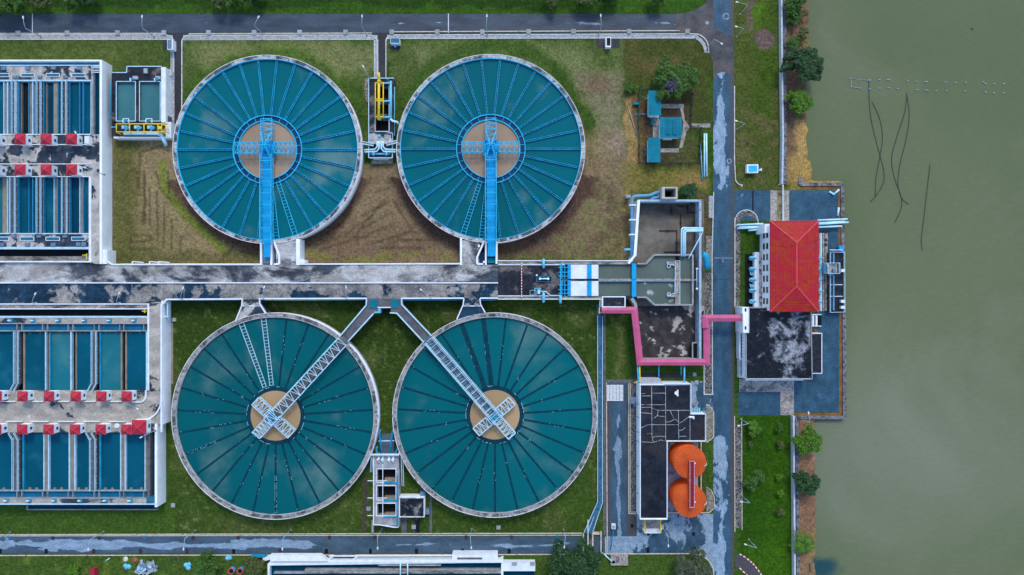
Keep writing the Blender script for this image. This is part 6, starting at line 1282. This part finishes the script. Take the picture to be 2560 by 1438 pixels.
def smooth(p,n=10):
    o=[]
    for i in range(len(p)-1):
        a=p[max(i-1,0)];b=p[i];c=p[i+1];d=p[min(i+2,len(p)-1)]
        for k in range(n):
            t=k/n; o.append(tuple(.5*((2*b[j])+(c[j]-a[j])*t+(2*a[j]-5*b[j]+4*c[j]-d[j])*t*t+(3*b[j]-a[j]-3*c[j]+d[j])*t**3) for j in (0,1)))
    return o+[p[-1]]
for pts,l in (([(2172,203),(2173,250),(2178,300),(2192,360),(2208,420),(2209,455),(2190,490),(2176,504)],'leftmost long dark hose, curving under the first floats'),([(2180,255),(2200,300),(2206,345),(2200,390),(2190,445),(2188,490)],'shorter hose crossing the leftmost long hose'),([(2267,232),(2262,280),(2243,340),(2229,395),(2236,445),(2252,490),(2253,520),(2237,557)],'long dark hose bowing left from the middle floats'),([(2267,236),(2273,290),(2265,350),(2250,410),(2245,460),(2254,495),(2271,511)],'long dark hose bowing right from the middle floats'),([(2325,412),(2317,480),(2309,550),(2303,600),(2306,626)],'straight dark hose alone on the right of the hoses')):
    b=MB(); b.tube([W(x,y,z_) for x,y in smooth(pts)],.14,6); tag(b.build('hose',m_hose),l+', lying in the lake','hose')
# ---------------- lower frame-edge reservoir
E=thing('wash_water_tank','long white-walled tank with narrow water channels at the bottom edge of the frame','tank',tuple(W(1000,1420,0))); ze_=3.6
b=MB(); b.prism([(669,1410),(669,1500),(674,1500),(674,1414),(1255,1407),(1255,1404),(675,1406)],0,ze_).box(1253,1401,1258,1500,0,ze_-.02); b.build('outer_wall',m_white,E)
MB().poly([(674,1412),(1254,1404),(1254,1500),(674,1500)],2.0).build('tank_water',w_deep,E)
b=MB(); b.box(762,1426,1255,1434,0,ze_-.3); b.build('walkway',m_sludge,E); b=MB(); b.box(685,1431,763,1434,0,ze_-.5).box(762,1424.5,1255,1426,0,ze_-.1).box(945,1412,1102,1415,0,ze_-.2); b.build('channel_wall',m_conc,E)
b=MB(); b.prism([(674,1389),(800,1389),(820,1404),(676,1404)],2.2,ze_+.6).box(820,1400.5,1258,1407,2.2,ze_+.3).box(1130,1388,1244,1401,0,ze_+.32); b.build('roof_slab',m_white,E)
b=MB(); b.line([W(822,1390,ze_),W(1138,1389,ze_)],.35,.3); b.line([W(818,1402,ze_),W(832,1390,ze_)],.4,.3); b.line([W(882,1402,ze_),W(893,1390,ze_)],.4,.3); b.line([W(1137,1402,ze_),W(1142,1389,ze_)],.3,.3); b.build('roof_beam',m_white,E)
MB().box(834,1391,882,1401,.2,ze_-1).build('side_bay',m_concdk,E); MB().box(1143,1394,1205,1399,ze_,ze_+.36).build('roof_opening',m_concdk,E)
b=MB()
for x in (1001,1019): b.tube([W(x,1404,ze_+.8),W(x,1445,ze_+.8)],.18,8)
b.build('cross_pipe',m_ltpipe,E); tag(MB().box(1258,1408,1338,1428,0,2.8).build('valve_house',m_white),'low white block at the end of the long bottom-edge tank','block'); MB_=MB(); MB_.box(1258,1429,1336,1500,-.2,.6); tag(MB_.build('small_pool',w_deep),'small dark pool below the low white block','pool')
for q,l in (((1280,1408,1292,1413),'first'),((1326,1407,1337,1413),'second')): tag(MB().box(*q,2.7,3.3).build('roof_vent',m_conc),'%s small vent on the low white block'%l,'vent')
# ---------------- scrap and litter near the lower road
for i,x in enumerate((578,600)):
    R=thing('drum','blue red-rimmed drum below the lower road, %s'%('nearer the bushes' if i==0 else 'nearer the long bottom-edge tank'),'drum',tuple(W(x,1428,0)),'pair of blue drums'); c=W(x,1428,1.2); MB().disc(c,.95,1.2,20,0).build('shell',m_steel2,R); MB().ring(c,.72,.98,1.1,1.3,20).build('rim',m_redcap,R); MB().disc(c,.7,1.22,20,1.0).build('mouth',m_black,R)
R=thing('scrap_heap','heap of crumpled grey metal sheets on the grass below the lower road','scrap',tuple(W(363,1415,0))); b=MB()
for k in range(34):
    c=W(random.uniform(340,388),random.uniform(1404,1433),random.uniform(.2,1.0)); a=random.uniform(0,6.28); d=Vector((math.cos(a),math.sin(a),random.uniform(-.3,.3)))*random.uniform(.5,1.2); b.mat(k%3); b.bar(c-d,c+d,random.uniform(.3,1.2),.06)
b.build('sheet_metal',[m_grey,m_pblue,m_bluebox],R)
for x,y,s,m,l in ((314,1398,1.0,m_kerbw,'round pale lid on the grass by the scrap heap'),(338,1400,.8,m_redcap,'round red lid on the grass by the scrap heap')): tag(MB().disc(W(x,y,0),s*.8,.35,16,0,s*.6).build('lid',m),l,'lid')
for x,y,l in ((469,1415,'crumpled light blue tarp in front of the bushes below the lower road'),(318,1418,'small light blue tarp beside the scrap heap'),(570,1395,'small blue tarp between the bushes below the lower road')):
    b=MB(); c=W(x,y,0)
    for k in range(7): a=random.uniform(0,6.28); r=random.uniform(.1,.7); b.disc((c.x+math.cos(a)*r,c.y+math.sin(a)*r),random.uniform(.4,.8),.2+.06*k,7,0,.2)
    tag(b.build('tarp',m_cyan),l,'tarp')
tag(MB().ring(W(442,1398,0),.75,.9,0,.2,24).build('tyre',m_concdk),'thin ring lying on the grass below the lower road','ring')
tag(MB().box(224,1424,236,1450,0,2.0).build('red_shed',m_red),'small red shed roof at the bottom edge of the frame','shed'); 
pipe('loose_pipe',[(264,1402,.2),(274,1396,.3)],.15,m_ltpipe,'short pale pipe piece on the grass below the lower road')
tag(MB().box(628,1388,664,1394,0,1.0).build('blue_rack',m_mid),'low blue rack beside the long bottom-edge tank','rack'); tag(MB().prism([(656,1396),(673,1391),(675,1399),(660,1404)],0,1.2).build('white_panel',m_white),'slanted white panel at the corner of the bottom-edge tank','panel')
# ================================================================== TREES
def leafmat(name,c):
    g=G(name); n=g.noise(.8,4,.6); i=g.nt.nodes.new('ShaderNodeObjectInfo'); v=g.vcell(2.2); x=g.xyz(v)
    col=g.mix(g.sm(n,.3,.7),sc(c,.55),sc(c,1.5)); col=g.mix(g.ma('MULTIPLY',x[0],.5),col,(c[0]*2.2,c[1]*1.5,c[2]*.8)); m=g.fin(col,.6,0,.3)
    return m
m_leaf=leafmat('mid_green_leaves',(.035,.1,.012)); m_leafdk=leafmat('dark_green_leaves',(.016,.058,.018)); m_leafbr=leafmat('bright_green_leaves',(.052,.145,.008)); m_leafol=leafmat('olive_leaves',(.055,.085,.022)); m_leafgrey=leafmat('grey_green_leaves',(.05,.075,.045)); m_leafmauve=leafmat('greyish_dead_leaves',(.07,.08,.11))
def tree(name,label,px,py,r,h,m,n,blobs=9,leaf=.34,cat='tree',grp=None,patch=None,seed=0,flat=.6):
    """crown radius r (m) seen at height h; leaves spread through clumps on limbs"""
    rnd=random.Random(seed+int(px*7+py)); c=W(px,py,h*.75); R=thing(name,label,cat,(c.x,c.y,0),grp)
    cl=[]
    for k in range(blobs):
        a=rnd.uniform(0,6.283); d=r*math.sqrt(rnd.uniform(.02,.62)); q=rnd.uniform(.3,.5)*r; cl.append((c.x+math.cos(a)*d,c.y+math.sin(a)*d,h*(.78+.22*rnd.random())-d/r*h*.25,q))
    cl.append((c.x,c.y,h*.88,r*.48))
    b=MB(); zt=h*.5; b.tube([(c.x,c.y,-.3),(c.x+.05,c.y,zt*.5),(c.x,c.y+.05,zt)],[.06*h*.6,.045*h*.6,.03*h*.6],7)
    for x,y,z,q in cl[:7]: b.tube([(c.x,c.y,zt*.8),((c.x+x)/2,(c.y+y)/2,(zt+z)/2),(x,y,z)],[.02*h*.6,.013*h*.6,.006*h*.6],5,False)
    b.build('trunk',m_bark,R); b=MB(); per=int(n*1.5)//len(cl)
    for x,y,z,q in cl:
        for k in range(per):
            u=rnd.uniform(-.55,1); a=rnd.uniform(0,6.283); rr=q*(rnd.uniform(.35,1.0)**.5)*(.85+.3*math.sin(3*a+x)); s=math.sqrt(max(0,1-u*u)); p=Vector((x+math.cos(a)*s*rr,y+math.sin(a)*s*rr,z+u*rr*flat))
            t=rnd.uniform(0,6.283); w=leaf*rnd.uniform(.6,1.3); tl=rnd.uniform(-.6,.6); e1=Vector((math.cos(t),math.sin(t),tl))*w; e2=Vector((-math.sin(t),math.cos(t),rnd.uniform(-.5,.5)))*w*.55
            e1=e1*1.15; i=len(b.v); b.v+=[tuple(p-e1),tuple(p-e2*.9),tuple(p+e1),tuple(p+e2)]; b.cur=1 if (patch and (p-Vector((W(*patch[:2],h).x,W(*patch[:2],h).y,p.z))).length<patch[2]*(.75+.5*rnd.random())) else 0; b.face([i,i+1,i+2,i+3])
    b.build('crown',[m,m_leafmauve],R); return R
tree('round_tree','large round bright tree with a greyish dead centre above the teal sheds',1687,197,6.6,6.5,m_leafbr if False else m_leaf,6500,16,.36,patch=(1681,212,1.9))
tree('shrub','small loose shrub at the corner of the shed yard',1577,218,1.9,2.2,m_leaf,800,6,.28,'shrub')
tree('bank_tree','tree on the bank at the top edge of the frame beside the lake',1998,8,4.0,5,m_leaf,2600,10)
tree('bank_tree','largest dark tree leaning over the lake from the upper bank',2009,165,6.3,7,m_leafdk,6200,20); tree('bank_tree','round bright bushy tree on the bank below the dark leaning tree',1995,258,4.2,5,m_leafbr,3600,18)
for i,(x,y,r) in enumerate(((1986,55,2.4),(2003,84,2.0),(1988,112,2.5),(2000,38,2.0))): tree('bank_shrub','olive shrub on the bank above the dark leaning tree',x,y,r,2.6,m_leafol if i%2 else m_leaf,1000,6,.3,'shrub','shrubs on the upper bank')
tree('bank_tree','bright clumpy tree on the lower bank just below the jetty',2019,1103,4.2,5.5,m_leafbr,3600,17); tree('bank_tree','dark bluish tree on the lower bank below the bright clumpy one',2015,1205,4.0,5,m_leafdk,3000,15)
for x,y,r,m,n,l in ((1881,1070,2.5,m_leafbr,1100,'bright yellow-green sapling at the top of the lower lawn'),(1884,1200,3.2,m_leaf,1600,'largest spreading sapling in the middle of the lower lawn'),(1904,1196,1.3,m_leaf,350,'little sapling tucked beside the largest one on the lower lawn'),(1877,1110,.8,m_leafol,260,'tiny olive sapling below the bright one'),(1949,1068,1.4,m_leaf,300,'faint sparse sapling near the boundary wall'),(1953,1113,1.4,m_leafol,450,'round olive bush near the boundary wall'),(1950,1193,1.0,m_leafbr,350,'small star-shaped bright bush on the lower lawn'),(1953,1233,1.1,m_leafbr,260,'small spiky bright plant on the lower lawn'),(1951,1275,1.6,m_leafol,500,'lowest olive bush in the row by the boundary wall')): tree('sapling',l,x,y,r,1.0+r*.9,m,n,7,.3,'sapling')
tree('road_tree','big dark tree beside the channel crossing at the bottom edge',1436,1425,8.2,8,m_leafdk,7000,18,.4); tree('road_tree','grey-green loose tree on the grass below the yard kerb',1731,1420,5.6,6.5,m_leafgrey,3800,13,.36)
tree('bush','leafy bush mass beside the crumpled blue tarp',512,1416,4.6,3.5,m_leaf,3000,12,.34,'bush'); tree('bush','lower bush between the blue drums and the bottom-edge tank',635,1415,3.6,2.6,m_leafol,1900,10,.34,'bush'); tree('bush','small bush near the frame edge below the lower road',180,1428,2.2,1.6,m_leafbr,700,7,.3,'bush')
for i,(x,y,r,h) in enumerate(((-10,-2,5,7),(28,0,4.5,7),(100,-8,3.5,5),(180,-9,4,6),(222,-8,3,5),(548,-4,3.2,5),(592,-4,3.6,6),(640,-10,3.0,5),(1455,-6,3.0,5),(1490,-6,3.4,6),(1530,-12,3,5),(1380,-12,3,5),(1645,-9,3,5))): tree('verge_tree','green tree on the upper road verge, %s from the frame edge beside the filter block'%ORD[i],x,y,r,h,(m_leaf,m_leafdk,m_leafol)[i%3] if i>1 else m_leaf,int(r*r*95),9,.36,'tree','trees along the top edge of the frame')
tree('bush','dark green bush behind the concrete intake shaft',1720,484,3.0,2.2,m_leafdk,1500,8,.3,'bush')
# palm
R=thing('palm','low palm with spreading fronds on the lower bank','palm',tuple(W(2008,1360,0))); c=W(2008,1360,3.0); MB().tube([(c.x,c.y,-.2),(c.x,c.y,2.9)],[.3,.22],8).build('trunk',m_bark,R)
for k in range(15):
    a=2*PI*k/15+random.uniform(-.15,.15); L_=random.uniform(3.2,4.8); b=MB(); d=Vector((math.cos(a),math.sin(a),0)); n=Vector((-d.y,d.x,0)); pr=None
    for i in range(17):
        t=i/16; p=c+d*L_*t+Vector((0,0,.9*math.sin(t*2.6)-1.6*t*t)); 
        if i and i<17:
            w=(1.15*math.sin(PI*min(1,t*1.02))**.7+.05)
            for s in (-1,1):
                j=len(b.v); tip=p+n*s*w+d*.45-Vector((0,0,.25)); b.v+=[tuple(p),tuple(p+d*.24),tuple(tip)]; b.face([j,j+1,j+2])
            b.bar(pr,p,.1)
        pr=p
    b.build('frond',m_leafbr if k%3 else m_leaf,R)
# ================================================================== CAMERA AND LIGHT
cam=bpy.data.cameras.new('camera'); co=bpy.data.objects.new('camera',cam); COL.objects.link(co)
co.location=(0,0,H); cam.sensor_fit='HORIZONTAL'; cam.angle=2*math.atan(160/H); cam.clip_end=6000; SC.camera=co
wd=bpy.data.worlds.new('World'); SC.world=wd; wd.use_nodes=True; nt=wd.node_tree
sky=nt.nodes.new('ShaderNodeTexSky'); sky.sky_type='NISHITA'; sky.sun_disc=False
EL,AZ=48,12   # sun from the top of the picture (AZ measured clockwise from +Y)
sky.sun_elevation=math.radians(EL); sky.sun_rotation=math.radians(AZ)
bg=nt.nodes['Background']; nt.links.new(sky.outputs[0],bg.inputs[0]); bg.inputs[1].default_value=.15
sd=bpy.data.lights.new('sun','SUN'); sd.energy=.9; sd.angle=math.radians(14); sd.color=(1,.96,.86)
so=bpy.data.objects.new('sun',sd); COL.objects.link(so); so.location=(30,60,150)
dv=Vector((math.sin(math.radians(AZ))*math.cos(math.radians(EL)),math.cos(math.radians(AZ))*math.cos(math.radians(EL)),math.sin(math.radians(EL))))
so.rotation_euler=dv.to_track_quat('Z','Y').to_euler()
SC.view_settings.view_transform='Standard'; SC.view_settings.look='None'; SC.view_settings.gamma=1; SC.view_settings.exposure=.8
for o in bpy.data.objects:
    for k in ('_o','_b'):
        if k in o: del o[k]
